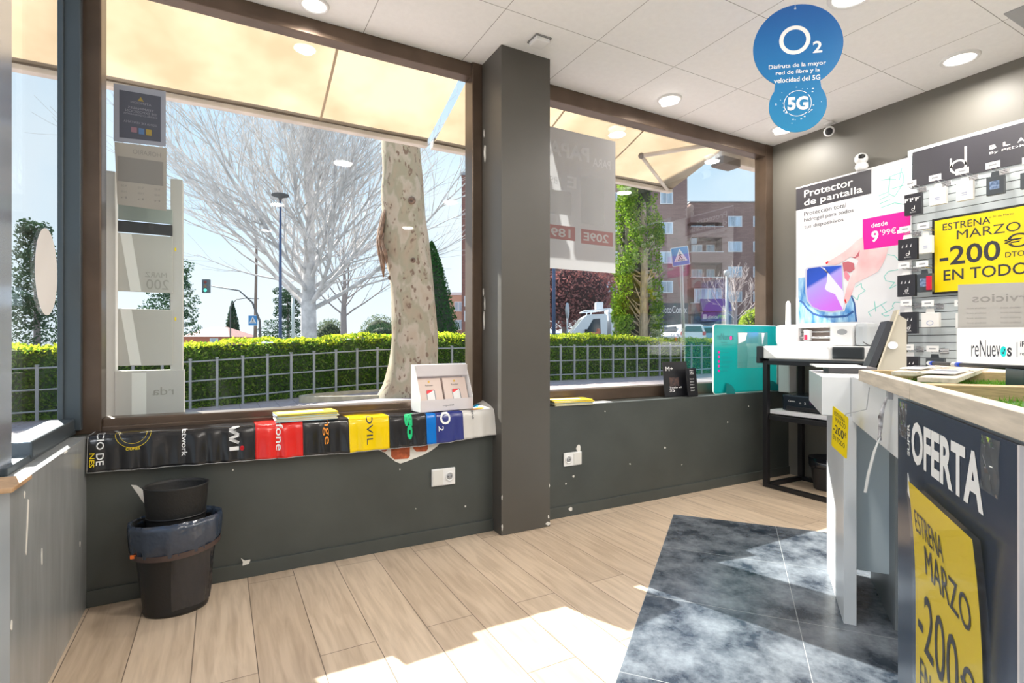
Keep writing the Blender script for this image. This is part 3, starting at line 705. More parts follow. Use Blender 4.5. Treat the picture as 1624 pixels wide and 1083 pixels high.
STM = translucent('white_stand_metal', (0.66, 0.65, 0.63), (0.3, 0.3, 0.3), 0.2)
t = thing('leaflet_stand', 'tall white display stand with grey panels standing outside the left window', 'display stand', (-0.32, 3.24, -0.1))
for x0, x1, nm in ((-0.492, -0.452, 'post'), (-0.225, -0.172, 'post')):
    bm = NB(); box(bm, x0, x1, 3.20, 3.28, -0.12, 1.96, bev=0.003); obj(nm, bm, STM, t)
PNL = mat('grey_panel_back', (0.50, 0.49, 0.46), 0.4); PN2 = mat('dark_panel_print', (0.05, 0.05, 0.055), 0.4)
PNW = mat('pale_panel_stripe', (0.82, 0.82, 0.80), 0.4)
for z0, z1, k in ((1.375, 1.66, 0), (1.01, 1.29, 1)):
    bm = NB(); box(bm, -0.44, -0.215, 3.185, 3.198, z0, z1, bev=0.002); p = obj('panel', bm, PNL, t)
    bm = NB(); prism(bm, [(-0.43, z1-0.003), (-0.385, z1-0.003), (-0.345, z0+0.003), (-0.39, z0+0.003)], 0, 0.0008, fr_at(0, 3.185, 0)); obj('stripe', bm, PNW, p)
    if k == 0:
        bm = NB(); write(bm, 'MARZ', -0.33, 1.45, 0.09, 0.025, 0.0008, fr_at(0, 3.185, 0), rot='mirror'); write(bm, '200', -0.325, 1.39, 0.095, 0.05, 0.0008, fr_at(0, 3.185, 0), rot='mirror'); obj('faint_lettering', bm, mat('faint_grey_print', (0.36, 0.35, 0.32), 0.4), p)
bm = NB(); box(bm, -0.44, -0.215, 3.185, 3.198, 1.665, 1.72, bev=0.002); obj('panel_top_edge', bm, PN2, t)
bm = NB(); box(bm, -0.44, -0.215, 3.19, 3.198, 1.725, 1.80, bev=0.002); obj('clear_pocket', bm, mat('greenish_plastic', (0.35, 0.40, 0.38), 0.3), t)
bm = NB(); box(bm, -0.452, -0.165, 3.19, 3.27, -0.12, 0.985, bev=0.004); obj('base_cabinet', bm, STM, t)
bm = NB(); prism(bm, rect(-0.385, 0.75, -0.325, 0.975), 0, 0.0008, fr_at(0, 3.19, 0)); obj('stripe', bm, PNW, t)
bm = NB(); write(bm, 'rda', -0.30, 0.86, 0.09, 0.04, 0.0008, fr_at(0, 3.19, 0), rot='mirror'); obj('faint_lettering', bm, mat('faint_grey_print', (0.36, 0.35, 0.32), 0.4), t)
bm = NB()
for z in (1.60, 1.245): prism(bm, ellipse(-0.203, z, 0.004, 0.010, 16), 0, 0.001, fr_at(0, 3.2, 0))
obj('yellow_glow_spots', bm, YEL, t)  # small yellow glows on the stand, painted as flat spots
# white oval reflection in the side window, modelled as a thin pale disc
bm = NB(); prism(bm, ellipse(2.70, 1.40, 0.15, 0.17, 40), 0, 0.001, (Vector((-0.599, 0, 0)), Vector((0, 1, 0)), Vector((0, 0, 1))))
o = obj('oval_reflection', bm, translucent('reflection_white', (0.85, 0.82, 0.80), (0.7, 0.68, 0.66), 0.3)); tag(o, 'tall oval white reflection painted on the narrow side window at far left', 'reflection'); origin_to(o, (-0.599, 2.70, 1.37))

# hanging poster in the right window
t = thing('window_poster', 'large sheer grey poster with mirrored writing hanging in the right window beside the pillar', 'poster', (2.2, 2.99, 1.63))
F_ = fr_at(1.83, 2.99, 1.625)
FILM = translucent('grey_film', (0.50, 0.50, 0.51), (0.50, 0.50, 0.51), 0.5, alpha=0.88)
bm = NB(); prism(bm, rect(0, 0, 0.665, 0.95), 0, 0.001, F_); obj('sheet', bm, FILM, t)
LG = translucent('pale_film_print', (0.62, 0.62, 0.63), (0.62, 0.62, 0.63), 0.5)
bm = NB(); write(bm, 'PARA', 0.46, 0.74, 0.16, 0.06, 0.0014, F_, 0.02, rot='mirror'); write(bm, 'PAPA', 0.09, 0.76, 0.34, 0.10, 0.0014, F_, 0.03, rot='mirror')
write(bm, 'E', 0.24, 0.56, 0.08, 0.08, 0.0014, F_, 0.02, rot='mirror'); write(bm, '189', 0.10, 0.57, 0.09, 0.05, 0.0014, F_, 0.0, rot='mirror')
prism(bm, rect(0.36, 0.33, 0.56, 0.66), 0.001, 0.0013, F_); prism(bm, rect(0.10, 0.37, 0.28, 0.53), 0.001, 0.0013, F_)
obj('lettering', bm, LG, t)
RB = translucent('faded_red_film', (0.50, 0.30, 0.30), (0.55, 0.30, 0.30), 0.5)
bm = NB(); prism(bm, rect(0.08, 0.20, 0.31, 0.295), 0.001, 0.0014, F_); prism(bm, rect(0.36, 0.19, 0.64, 0.29), 0.001, 0.0014, F_); q = obj('price_bands', bm, RB, t)
bm = NB(); write(bm, '189', 0.11, 0.215, 0.16, 0.06, 0.002, F_, 0.02, rot='mirror'); write(bm, '209E', 0.38, 0.21, 0.22, 0.06, 0.002, F_, 0.02, rot='mirror'); obj('lettering', bm, LG, q)

# teal board, black leaflet holders on the right sill
t = thing('teal_board', 'translucent teal board with a small text list standing on the right window sill', 'display board', (3.8, 2.90, 0.716))
TEAL = translucent('teal_acrylic', (0.0, 0.27, 0.28), (0.03, 0.42, 0.41), 0.45, alpha=0.93, gloss=0.06)
F_ = fr_at(3.41, 2.90, 0.717)
bm = NB(); prism(bm, rrect(0, 0, 0.79, 0.553, 0.03), -0.006, 0.0, F_); obj('board', bm, TEAL, t)
bm = NB(); stroke(bm, rrect(0, 0, 0.79, 0.553, 0.03)+[(0.79-0.03, 0)], 0.006, -0.007, 0.0008, F_); obj('pale_edge', bm, mat('pale_edge', (0.70, 0.85, 0.80), 0.4), t)
bm = NB(); write(bm, 'reNuev', 0.045, 0.43, 0.145, 0.055, 0.001, F_); write(bm, 's', 0.215, 0.43, 0.022, 0.034, 0.001, F_)
write(bm, 'Revive tu', 0.09, 0.405, 0.075, 0.012, 0.001, F_); write(bm, 'tecnologia usada', 0.09, 0.385, 0.13, 0.012, 0.001, F_)
for i, (s, w) in enumerate((('Compra segura', 0.09), ('Reparado por', 0.12), ('Garantia 2', 0.13), ('Devolucion', 0.10), ('Lo envias', 0.07))):
    zz = 0.328-0.037*i; write(bm, s, 0.09, zz, w, 0.009, 0.001, F_)
    if i in (1, 2, 3): write(bm, 'especialistas', 0.09, zz-0.012, w*0.9, 0.007, 0.001, F_)
obj('lettering', bm, mat('teal_dark_ink', (0.02, 0.12, 0.14), 0.5), t)
bm = NB()
for i in range(5): prism(bm, ellipse(0.062, 0.333-0.037*i, 0.011, 0.011, 16), 0.0, 0.0015, F_)
prism(bm, ellipse(0.203, 0.447, 0.013, 0.018, 16), 0.0, 0.0015, F_); obj('pink_dots', bm, PINK, t)
bm = NB(); prism(bm, rect(0.28, 0.20, 0.66, 0.495), 0.001, 0.004, F_); q = obj('clear_pocket', bm, glass('pocket_plastic', refl=0.3, haze=0.06), t)
bm = NB(); prism(bm, [(0.285, 0.49), (0.40, 0.49), (0.375, 0.425), (0.29, 0.40)], 0.004, 0.0045, F_); prism(bm, [(0.58, 0.49), (0.62, 0.49), (0.60, 0.42), (0.59, 0.39)], 0.004, 0.0045, F_); obj('white_card', bm, PAPER, q)
for x in (0.10, 0.66):
    bm = NB(); pr = [(0, 0)] + ellipse(0, 0, 0.085, 0.085, 14, 0, 90)
    prism(bm, [(u, v) for u, v in ellipse(0.0, 0.0, 0.075, 0.085, 14, 0, 180)], -0.003, 0.003, (Vector((3.41+x+0.045, 2.905, 0.717)), Vector((0.75, -0.66, 0)).normalized()*1.0, Vector((0, 0, 1))))
    obj('foot', bm, TEAL, t)
def holder(x, y, w, h, rz, label, lines, extra=0):
    M = Matrix.Translation((x, y, 0.716)) @ Matrix.Rotation(rz, 4, 'Z')
    t = thing('leaflet_holder', label, 'leaflet holder', (x, y, 0.716), rz, 'black leaflet holders on the right sill')
    M2 = M @ Matrix.Rotation(R(-6), 4, 'X')
    bm = NB(); box(bm, -w/2, w/2, -0.002, 0.004, 0.004, h, bev=0.001, M=M2); box(bm, -w/2, w/2, 0.0, 0.05, 0, 0.004, M=M); obj('card', bm, mat('black_card', (0.015, 0.015, 0.018), 0.3), t)
    fr = (M2 @ Vector((-w/2, -0.0022, 0)), M2.to_3x3() @ Vector((1, 0, 0)), M2.to_3x3() @ Vector((0, 0, 1)))
    bm = NB()
    for s, u, v, ww, hh in lines: write(bm, s, u*w, v*h, ww*w, hh*h, 0.0004, fr, 0.01)
    obj('lettering', bm, WINK, t)
    if extra:
        bm = NB(); prism(bm, rect(0.22*w, 0.30*h, 0.62*w, 0.55*h), 0.0, 0.0006, fr); obj('picture', bm, mat('brown_picture', (0.10, 0.06, 0.05), 0.4, col2=(0.02, 0.02, 0.03), vscale=40), t)
holder(3.04, 2.925, 0.235, 0.265, R(-4), 'wider black leaflet holder with white logo on the right sill, left of the narrow one', [('M+', 0.10, 0.74, 0.30, 0.12), ('Todo el', 0.2, 0.24, 0.5, 0.05), ('35', 0.2, 0.14, 0.22, 0.09)], 1)
holder(3.15, 2.868, 0.125, 0.215, R(8), 'narrow black leaflet holder with list on the right sill, in front of the wider one', [('Plan', 0.35, 0.90, 0.35, 0.04), ('M+', 0.35, 0.76, 0.38, 0.11)] + [('linea x', 0.3, 0.60-0.1*i, 0.4, 0.045) for i in range(5)])

# ---------------------------------------------------------------- hanging blue sign
SG = Vector((2.243, 1.449, 2.439)); sa = R(-28.8-10.7)
SU = Vector((math.cos(sa), math.sin(sa), 0)); SF = (SG, SU, Vector((0, 0, 1)))
t = thing('hanging_sign', 'round blue two-disc sign hanging from the ceiling', 'sign', SG)
pts = []
n = 60
r1, r2, dz = 0.185, 0.119, -0.262
import itertools
# outline: big disc open at the bottom joined to the small disc
def circ(cx, cy, r, a0, a1, n): return [(cx+r*math.cos(R(a0+(a1-a0)*k/n)), cy+r*math.sin(R(a0+(a1-a0)*k/n))) for k in range(n+1)]
ol = circ(0, 0, r1, -60, 240, 60) + circ(0, dz, r2, 144, 396, 44)
bm = NB(); prism(bm, ol, -0.004, 0.0, SF)
def blue_print():
    m = bpy.data.materials.new('blue_print'); m.use_nodes = True
    N, L = nodes_of(m); b = N['Principled BSDF']; tcn = N.new('ShaderNodeTexCoord'); s = N.new('ShaderNodeSeparateXYZ'); r = N.new('ShaderNodeValToRGB'); mr = N.new('ShaderNodeMapRange')
    mr.inputs['From Min'].default_value = -0.38; mr.inputs['From Max'].default_value = 0.18
    L.new(tcn.outputs['Object'], s.inputs[0]); L.new(s.outputs['Z'], mr.inputs[0]); L.new(mr.outputs[0], r.inputs[0])
    r.color_ramp.elements[0].color = (0.0, 0.21, 0.44, 1); r.color_ramp.elements[1].color = (0.01, 0.11, 0.40, 1)
    L.new(r.outputs[0], b.inputs['Base Color']); b.inputs['Roughness'].default_value = 0.35
    return m
obj('sign_panel', bm, blue_print(), t)
bm = NB(); ring_shape(bm, -0.012, 0.028, 0.064, 0.064, 0.017, 0.0, 0.001, SF)
write(bm, '2', 0.062, -0.038, 0.038, 0.052, 0.0008, SF, 0.02)
write(bm, 'Disfruta de la mayor', -0.12, -0.098, 0.235, 0.024, 0.0008, SF, 0.012)
write(bm, 'red de fibra y la', -0.09, -0.126, 0.18, 0.022, 0.0008, SF, 0.012)
write(bm, 'velocidad del 5G', -0.098, -0.157, 0.19, 0.022, 0.0008, SF, 0.012)
write(bm, '5G', -0.042, dz-0.022, 0.086, 0.06, 0.0008, SF, 0.04)
for k in range(0, 44, 1):
    if k % 11 == 5: continue
    a = 2*PI*k/44; r = 0.056
    stroke(bm, [(r*math.cos(a), dz+0.008+r*math.sin(a)), (r*math.cos(a+0.14), dz+0.008+r*math.sin(a+0.14))], 0.0025, 0, 0.0008, SF)
rr = random.Random(9)
for k in range(26):
    a = rr.uniform(0, 2*PI); r = rr.uniform(0.062, 0.095); s = rr.uniform(0.0015, 0.004)
    prism(bm, rect(r*math.cos(a), dz+0.01+r*math.sin(a), r*math.cos(a)+s*2, dz+0.01+r*math.sin(a)+s), 0, 0.0008, SF)
obj('lettering', bm, WINK, t)
bm = NB(); tube(bm, [SG+SU*-0.01+Vector((0, 0, 0.168)), SG+SU*-0.01+Vector((0, 0, ZC-SG.z))], 0.0008, 5); obj('cord', bm, WHITE, t)
bm = NB(); prism(bm, ellipse(-0.01, 0.168, 0.004, 0.004, 12), 0, 0.001, SF); obj('eyelet', bm, WHITE, t)

# ---------------------------------------------------------------- security cameras
def sphere(bm, c, r, seg=20, sz=1.0, M=None, mi=0):
    pr = [(r*math.sin(PI*k/10), -r*sz*math.cos(PI*k/10)) for k in range(11)]; pr[0] = (0, -r*sz); pr[-1] = (0, r*sz)
    lathe(bm, pr, seg, (Matrix.Translation(c) if M is None else M), mi=mi)
t = thing('security_camera', 'white camera hanging from the ceiling edge near the corner', 'camera', (4.19, 2.45, ZC), 0, 'white security cameras')
bm = NB(); lathe(bm, [(0, -0.001), (0.03, -0.001), (0.034, -0.016), (0.02, -0.02), (0, -0.02)], 20, Matrix.Translation((4.19, 2.45, ZC))); obj('mount', bm, WHITE, t)
MC = Matrix.Translation((4.185, 2.445, 2.785)) @ (Vector((-0.82, -0.45, -0.35)).to_track_quat('Z', 'Y').to_matrix().to_4x4())
bm = NB(); lathe(bm, [(0, -0.045), (0.028, -0.043), (0.038, -0.02), (0.038, 0.028), (0.034, 0.034), (0, 0.034)], 24, MC); obj('camera_body', bm, WHITE, t)
bm = NB(); lathe(bm, [(0, 0.036), (0.027, 0.035), (0.027, 0.03)], 24, MC); obj('camera_lens', bm, BLACK, t)
t = thing('security_camera', 'white round-headed camera standing on top of the screen protector poster', 'camera', (4.215, 2.22, 2.418), 0, 'white security cameras')
bm = NB(); lathe(bm, [(0, 0.0), (0.032, 0.0), (0.035, 0.008), (0.045, 0.025), (0.04, 0.045), (0.022, 0.058), (0, 0.06)], 28, Matrix.Translation((4.215, 2.22, 2.418)), 0.9, 1); obj('base', bm, WHITE, t)
bm = NB(); sphere(bm, (4.21, 2.22, 2.418+0.085), 0.044, 28); obj('camera_head', bm, WHITE, t)
bm = NB(); sphere(bm, None, 0.026, 20, 0.8, M=Matrix.Translation((4.188, 2.206, 2.418+0.092))); obj('camera_lens', bm, BLACK, t)

# ---------------------------------------------------------------- right wall: slat wall, signs, posters, hooks
RF = lambda y, z, x=4.27: (Vector((x, y, z)), Vector((0, -1, 0)), Vector((0, 0, 1)))   # viewer's right is -y
sl = thing('slat_wall', 'pale grey slatted display wall on the right hand wall', 'display wall', (4.26, 0.6, 0.7))
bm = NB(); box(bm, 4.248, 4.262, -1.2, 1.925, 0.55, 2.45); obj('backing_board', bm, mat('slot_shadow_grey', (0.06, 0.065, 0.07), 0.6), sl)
bm = NB(); z = 0.555
while z < 2.44:
    box(bm, 4.238, 4.252, -1.2, 1.925, z, z+0.0475); z += 0.052
obj('slats', bm, mat('slat_laminate', (0.55, 0.60, 0.62), 0.35), sl)
# black sign
t = thing('black_sign', 'long black sign with a white looped logo at the top of the slatted wall', 'sign', (4.236, 1.0, 2.21))
F_ = RF(1.891, 2.207, 4.234)
bm = NB(); prism(bm, rect(0, 0, 1.6, 0.243), 0, 0.004, F_); obj('sign_panel', bm, mat('charcoal_print', (0.052, 0.05, 0.06), 0.3), t)
bm = NB(); ring_shape(bm, 0.26, 0.070, 0.046, 0.046, 0.012, 0.004, 0.0048, F_); prism(bm, rect(0.294, 0.07, 0.306, 0.19), 0.004, 0.0048, F_); prism(bm, rect(0.214, 0.07, 0.226, 0.135), 0.004, 0.0048, F_)
for i, c in enumerate('BLACKBYDESIGN'): write(bm, c, 0.42+0.067*i, 0.128, 0.034, 0.026, 0.0048, F_, 0.02)
write(bm, 'By PEDRO BUERBAUM', 0.42, 0.095, 0.46, 0.018, 0.0048, F_, 0.01)
obj('lettering', bm, WINK, t)
# screen protector poster
t = thing('advert_poster', 'large white advertising poster with a hand, phone and jeans pocket beside the window', 'poster', (4.23, 2.33, 1.2))
PX0 = 2.74; F_ = RF(PX0, 1.20, 4.225)
bm = NB(); prism(bm, rect(0, 0, 0.845, 1.222), 0, 0.004, F_); obj('poster_board', bm, mat('poster_white', (0.74, 0.74, 0.77), 0.4, col2=(0.80, 0.80, 0.82), vscale=2), t)
L0 = 0.0042
bm = NB(); prism(bm, rect(0.0, 1.03, 0.585, 1.21), L0, L0+0.0006, F_); q = obj('heading_panel', bm, mat('charcoal_print', (0.052, 0.05, 0.06), 0.3), t)
bm = NB(); write(bm, 'Protector', 0.07, 1.123, 0.385, 0.058, L0+0.001, F_, 0.012); write(bm, 'de pantalla', 0.07, 1.038, 0.455, 0.068, L0+0.001, F_, 0.012); obj('lettering', bm, WINK, q)
bm = NB()
write(bm, 'Protecci\u00f3n total', 0.07, 0.97, 0.335, 0.034, L0+0.001, F_); write(bm, 'hidrogel para todos', 0.07, 0.913, 0.39, 0.038, L0+0.001, F_); write(bm, 'tus dispositivos', 0.07, 0.858, 0.315, 0.036, L0+0.001, F_)
obj('lettering', bm, INK, t)
bm = NB(); prism(bm, rect(0.525, 0.62, 0.838, 0.85), L0, L0+0.0006, F_); q = obj('price_panel', bm, PINK, t)
bm = NB(); write(bm, 'desde', 0.585, 0.775, 0.11, 0.035, L0+0.001, F_, 0.012); write(bm, '9', 0.585, 0.665, 0.05, 0.085, L0+0.001, F_, 0.03); write(bm, "'99\u20ac", 0.645, 0.705, 0.105, 0.045, L0+0.001, F_, 0.02); prism(bm, rect(0.755, 0.70, 0.828, 0.725), L0, L0+0.001, F_); obj('lettering', bm, WINK, q)
# artwork: jeans pocket, phone, hand
SKIN = mat('printed_skin', (0.80, 0.42, 0.44), 0.45, col2=(0.86, 0.66, 0.66), vscale=5)
bm = NB(); prism(bm, [(0.02, 0.465), (0.078, 0.466), (0.089, 0.314), (0.133, 0.218), (0.205, 0.178), (0.295, 0.163), (0.392, 0.168), (0.408, 0.221), (0.447, 0.285), (0.466, 0.231), (0.478, 0.084), (0.02, 0.086)], L0, L0+0.0005, F_); q = obj('jeans_picture', bm, mat('printed_denim', (0.04, 0.22, 0.58), 0.6, col2=(0.45, 0.72, 0.88), vscale=14, stretch=(1, 2, 0.6)), t)
bm = NB(); stroke(bm, [(0.029, 0.275), (0.059, 0.258), (0.096, 0.206), (0.147, 0.16), (0.219, 0.136), (0.308, 0.128), (0.408, 0.13), (0.459, 0.165)], 0.016, L0+0.0005, L0+0.0009, F_); stroke(bm, [(0.443, 0.286), (0.466, 0.224), (0.472, 0.157), (0.48, 0.084)], 0.012, L0+0.0005, L0+0.0009, F_); obj('stitching', bm, mat('denim_dark', (0.02, 0.09, 0.30), 0.6), q)
def phone_mat():
    m = bpy.data.materials.new('printed_screen'); m.use_nodes = True
    N, L = nodes_of(m); b = N['Principled BSDF']; tcn = N.new('ShaderNodeTexCoord'); s = N.new('ShaderNodeSeparateXYZ'); r = N.new('ShaderNodeValToRGB'); mr = N.new('ShaderNodeMapRange'); ad = N.new('ShaderNodeMath'); ad.operation = 'MULTIPLY_ADD'; ad.inputs[1].default_value = 0.5
    mr.inputs['From Min'].default_value = 0.28; mr.inputs['From Max'].default_value = 0.75
    L.new(tcn.outputs['Object'], s.inputs[0]); L.new(s.outputs['Y'], ad.inputs[0]); L.new(s.outputs['Z'], ad.inputs[2]); L.new(ad.outputs[0], mr.inputs[0]); L.new(mr.outputs[0], r.inputs[0])
    r.color_ramp.elements[0].color = (0.60, 0.16, 0.80, 1); r.color_ramp.elements[1].color = (0.01, 0.06, 0.42, 1)
    e = r.color_ramp.elements.new(0.5); e.color = (0.40, 0.33, 0.85, 1); e = r.color_ramp.elements.new(0.56); e.color = (0.02, 0.08, 0.55, 1)
    L.new(r.outputs[0], b.inputs['Base Color']); b.inputs['Roughness'].default_value = 0.3
    return m
bm = NB(); prism(bm, [(0.081, 0.53), (0.096, 0.544), (0.205, 0.543), (0.379, 0.531), (0.392, 0.182), (0.379, 0.169), (0.295, 0.165), (0.205, 0.18), (0.133, 0.214), (0.093, 0.27), (0.081, 0.343)], L0+0.0010, L0+0.0013, F_); q = obj('phone_picture', bm, mat('silver_print', (0.55, 0.55, 0.70), 0.4), t)
bm = NB(); prism(bm, [(0.095, 0.521), (0.107, 0.533), (0.205, 0.535), (0.371, 0.523), (0.381, 0.182), (0.295, 0.173), (0.205, 0.189), (0.14, 0.221), (0.104, 0.277), (0.093, 0.342)], L0+0.0014, L0+0.0016, F_); obj('screen_picture', bm, phone_mat(), q)
bm = NB(); prism(bm, [(0.205, 0.536), (0.24, 0.521), (0.262, 0.48), (0.259, 0.418), (0.241, 0.357), (0.261, 0.335), (0.322, 0.306), (0.382, 0.182), (0.392, 0.222), (0.385, 0.324), (0.329, 0.397), (0.274, 0.472)], L0+0.0017, L0+0.0019, F_); obj('film_picture', bm, mat('printed_film', (0.76, 0.74, 0.88), 0.3), q)
bm = NB(); prism(bm, [(0.25, 0.548), (0.248, 0.564), (0.302, 0.582), (0.382, 0.622), (0.434, 0.654), (0.485, 0.699), (0.528, 0.718), (0.534, 0.619), (0.7, 0.612), (0.683, 0.545), (0.66, 0.491), (0.63, 0.444), (0.571, 0.418), (0.51, 0.392), (0.472, 0.376), (0.453, 0.312), (0.427, 0.247), (0.401, 0.228), (0.392, 0.263), (0.408, 0.342), (0.434, 0.413), (0.466, 0.483), (0.497, 0.545), (0.472, 0.575), (0.434, 0.581), (0.382, 0.554), (0.329, 0.534)], L0+0.0020, L0+0.0024, F_); q = obj('hand_picture', bm, SKIN, t)
bm = NB(); prism(bm, [(0.379, 0.545), (0.421, 0.549), (0.462, 0.53), (0.469, 0.483), (0.434, 0.46), (0.408, 0.477), (0.388, 0.472)], L0+0.0025, L0+0.0027, F_); prism(bm, [(0.434, 0.584), (0.472, 0.575), (0.506, 0.623), (0.5, 0.578), (0.472, 0.565)], L0+0.0025, L0+0.0027, F_); obj('dark_fingers', bm, mat('printed_skin_red', (0.50, 0.13, 0.16), 0.5), q)
bm = NB(); prism(bm, [(0.39, 0.471), (0.408, 0.477), (0.434, 0.434), (0.421, 0.395), (0.395, 0.424)], L0+0.0025, L0+0.0027, F_); obj('bent_finger', bm, mat('printed_skin_pink', (0.75, 0.25, 0.33), 0.5), q)
bm = NB(); prism(bm, [(0.248, 0.564), (0.267, 0.573), (0.271, 0.561), (0.254, 0.547)], L0+0.0025, L0+0.0027, F_); prism(bm, [(0.401, 0.228), (0.392, 0.256), (0.401, 0.262), (0.411, 0.231)], L0+0.0025, L0+0.0027, F_); obj('red_nails', bm, mat('red_print', (0.8, 0.01, 0.02), 0.4), q)
GL = mat('teal_line_print', (0.22, 0.62, 0.56), 0.5)
bm = NB()
def st(*p): stroke(bm, list(p), 0.005, L0, L0+0.0006, F_)
st((0.65, 1.11), (0.70, 1.105), (0.75, 1.09)); st((0.70, 1.01), (0.71, 1.12), (0.79, 1.13), (0.80, 1.06), (0.74, 0.97), (0.70, 1.0)); st((0.64, 0.97), (0.70, 0.985)); st((0.635, 1.0), (0.70, 1.012)); st((0.64, 0.94), (0.71, 0.955)); st((0.65, 0.91), (0.74, 0.925), (0.80, 0.90)); st((0.72, 1.03), (0.80, 1.035)); st((0.77, 1.08), (0.785, 1.16))
st(*[(0.762, 0.444), (0.7, 0.439), (0.671, 0.407), (0.683, 0.374), (0.74, 0.356), (0.706, 0.315), (0.728, 0.323), (0.751, 0.336)])
st(*[(0.472, 0.346), (0.516, 0.372), (0.516, 0.342), (0.543, 0.314), (0.497, 0.285), (0.488, 0.246), (0.45, 0.285)])
st(*[(0.607, 0.231), (0.616, 0.153)])
st(*[(0.689, 0.222), (0.595, 0.17), (0.565, 0.153), (0.583, 0.119)])
st(*[(0.654, 0.199), (0.689, 0.146)])
st(*[(0.817, 0.207), (0.74, 0.215), (0.725, 0.188), (0.734, 0.175), (0.689, 0.146), (0.654, 0.135), (0.677, 0.118), (0.706, 0.12)])
st(*[(0.694, 0.562), (0.74, 0.546), (0.767, 0.508)])
obj('line_drawings', bm, GL, t)
# yellow poster in a black frame
def offer_text(bm, F_, w, h, lift, big_minus=True):
    write(bm, 'ESTRENA', 0.09*w, 0.845*h, 0.46*w, 0.085*h, lift, F_, 0.015)
    write(bm, 'MARZO', 0.26*w, 0.725*h, 0.60*w, 0.105*h, lift, F_, 0.02)
    write(bm, '-200', 0.07*w, 0.40*h, 0.66*w, 0.24*h, lift, F_, 0.02)
    write(bm, '\u20ac', 0.76*w, 0.50*h, 0.20*w, 0.14*h, lift, F_, 0.02)
    write(bm, 'DTO', 0.77*w, 0.405*h, 0.18*w, 0.055*h, lift, F_, 0.01)
    write(bm, 'EN TODO', 0.13*w, 0.215*h, 0.80*w, 0.125*h, lift, F_, 0.02)
    write(bm, '1 al 31 de Marzo', 0.60*w, 0.91*h, 0.26*w, 0.018*h, lift, F_, 0)
t = thing('offer_poster', 'yellow offer poster in a black frame hanging on the slatted wall', 'poster', (4.2, 1.45, 1.45))
F_ = RF(1.765, 1.449, 4.215)
bm = NB(); prism(bm, rect(0, 0, 0.74, 0.506), 0, 0.012, F_); obj('frame', bm, BLACK, t)
bm = NB(); prism(bm, rect(0.014, 0.014, 0.726, 0.492), 0.012, 0.0125, F_); q = obj('print', bm, YEL, t)
bm = NB()
LFT = 0.0132
write(bm, 'ESTRENA', 0.06, 0.418, 0.25, 0.046, LFT, F_, 0.008); write(bm, 'MARZO', 0.137, 0.348, 0.315, 0.058, LFT, F_, 0.008)
write(bm, '-200', 0.043, 0.185, 0.315, 0.125, LFT, F_, 0.015); write(bm, '\u20ac', 0.375, 0.25, 0.10, 0.085, LFT, F_, 0.02); write(bm, 'DTO', 0.38, 0.195, 0.09, 0.033, LFT, F_, 0.01)
write(bm, 'EN TODO', 0.065, 0.085, 0.42, 0.072, LFT, F_, 0.01); write(bm, '1 al 31 de Marzo', 0.29, 0.452, 0.13, 0.012, LFT, F_)
obj('lettering', bm, INK, q)

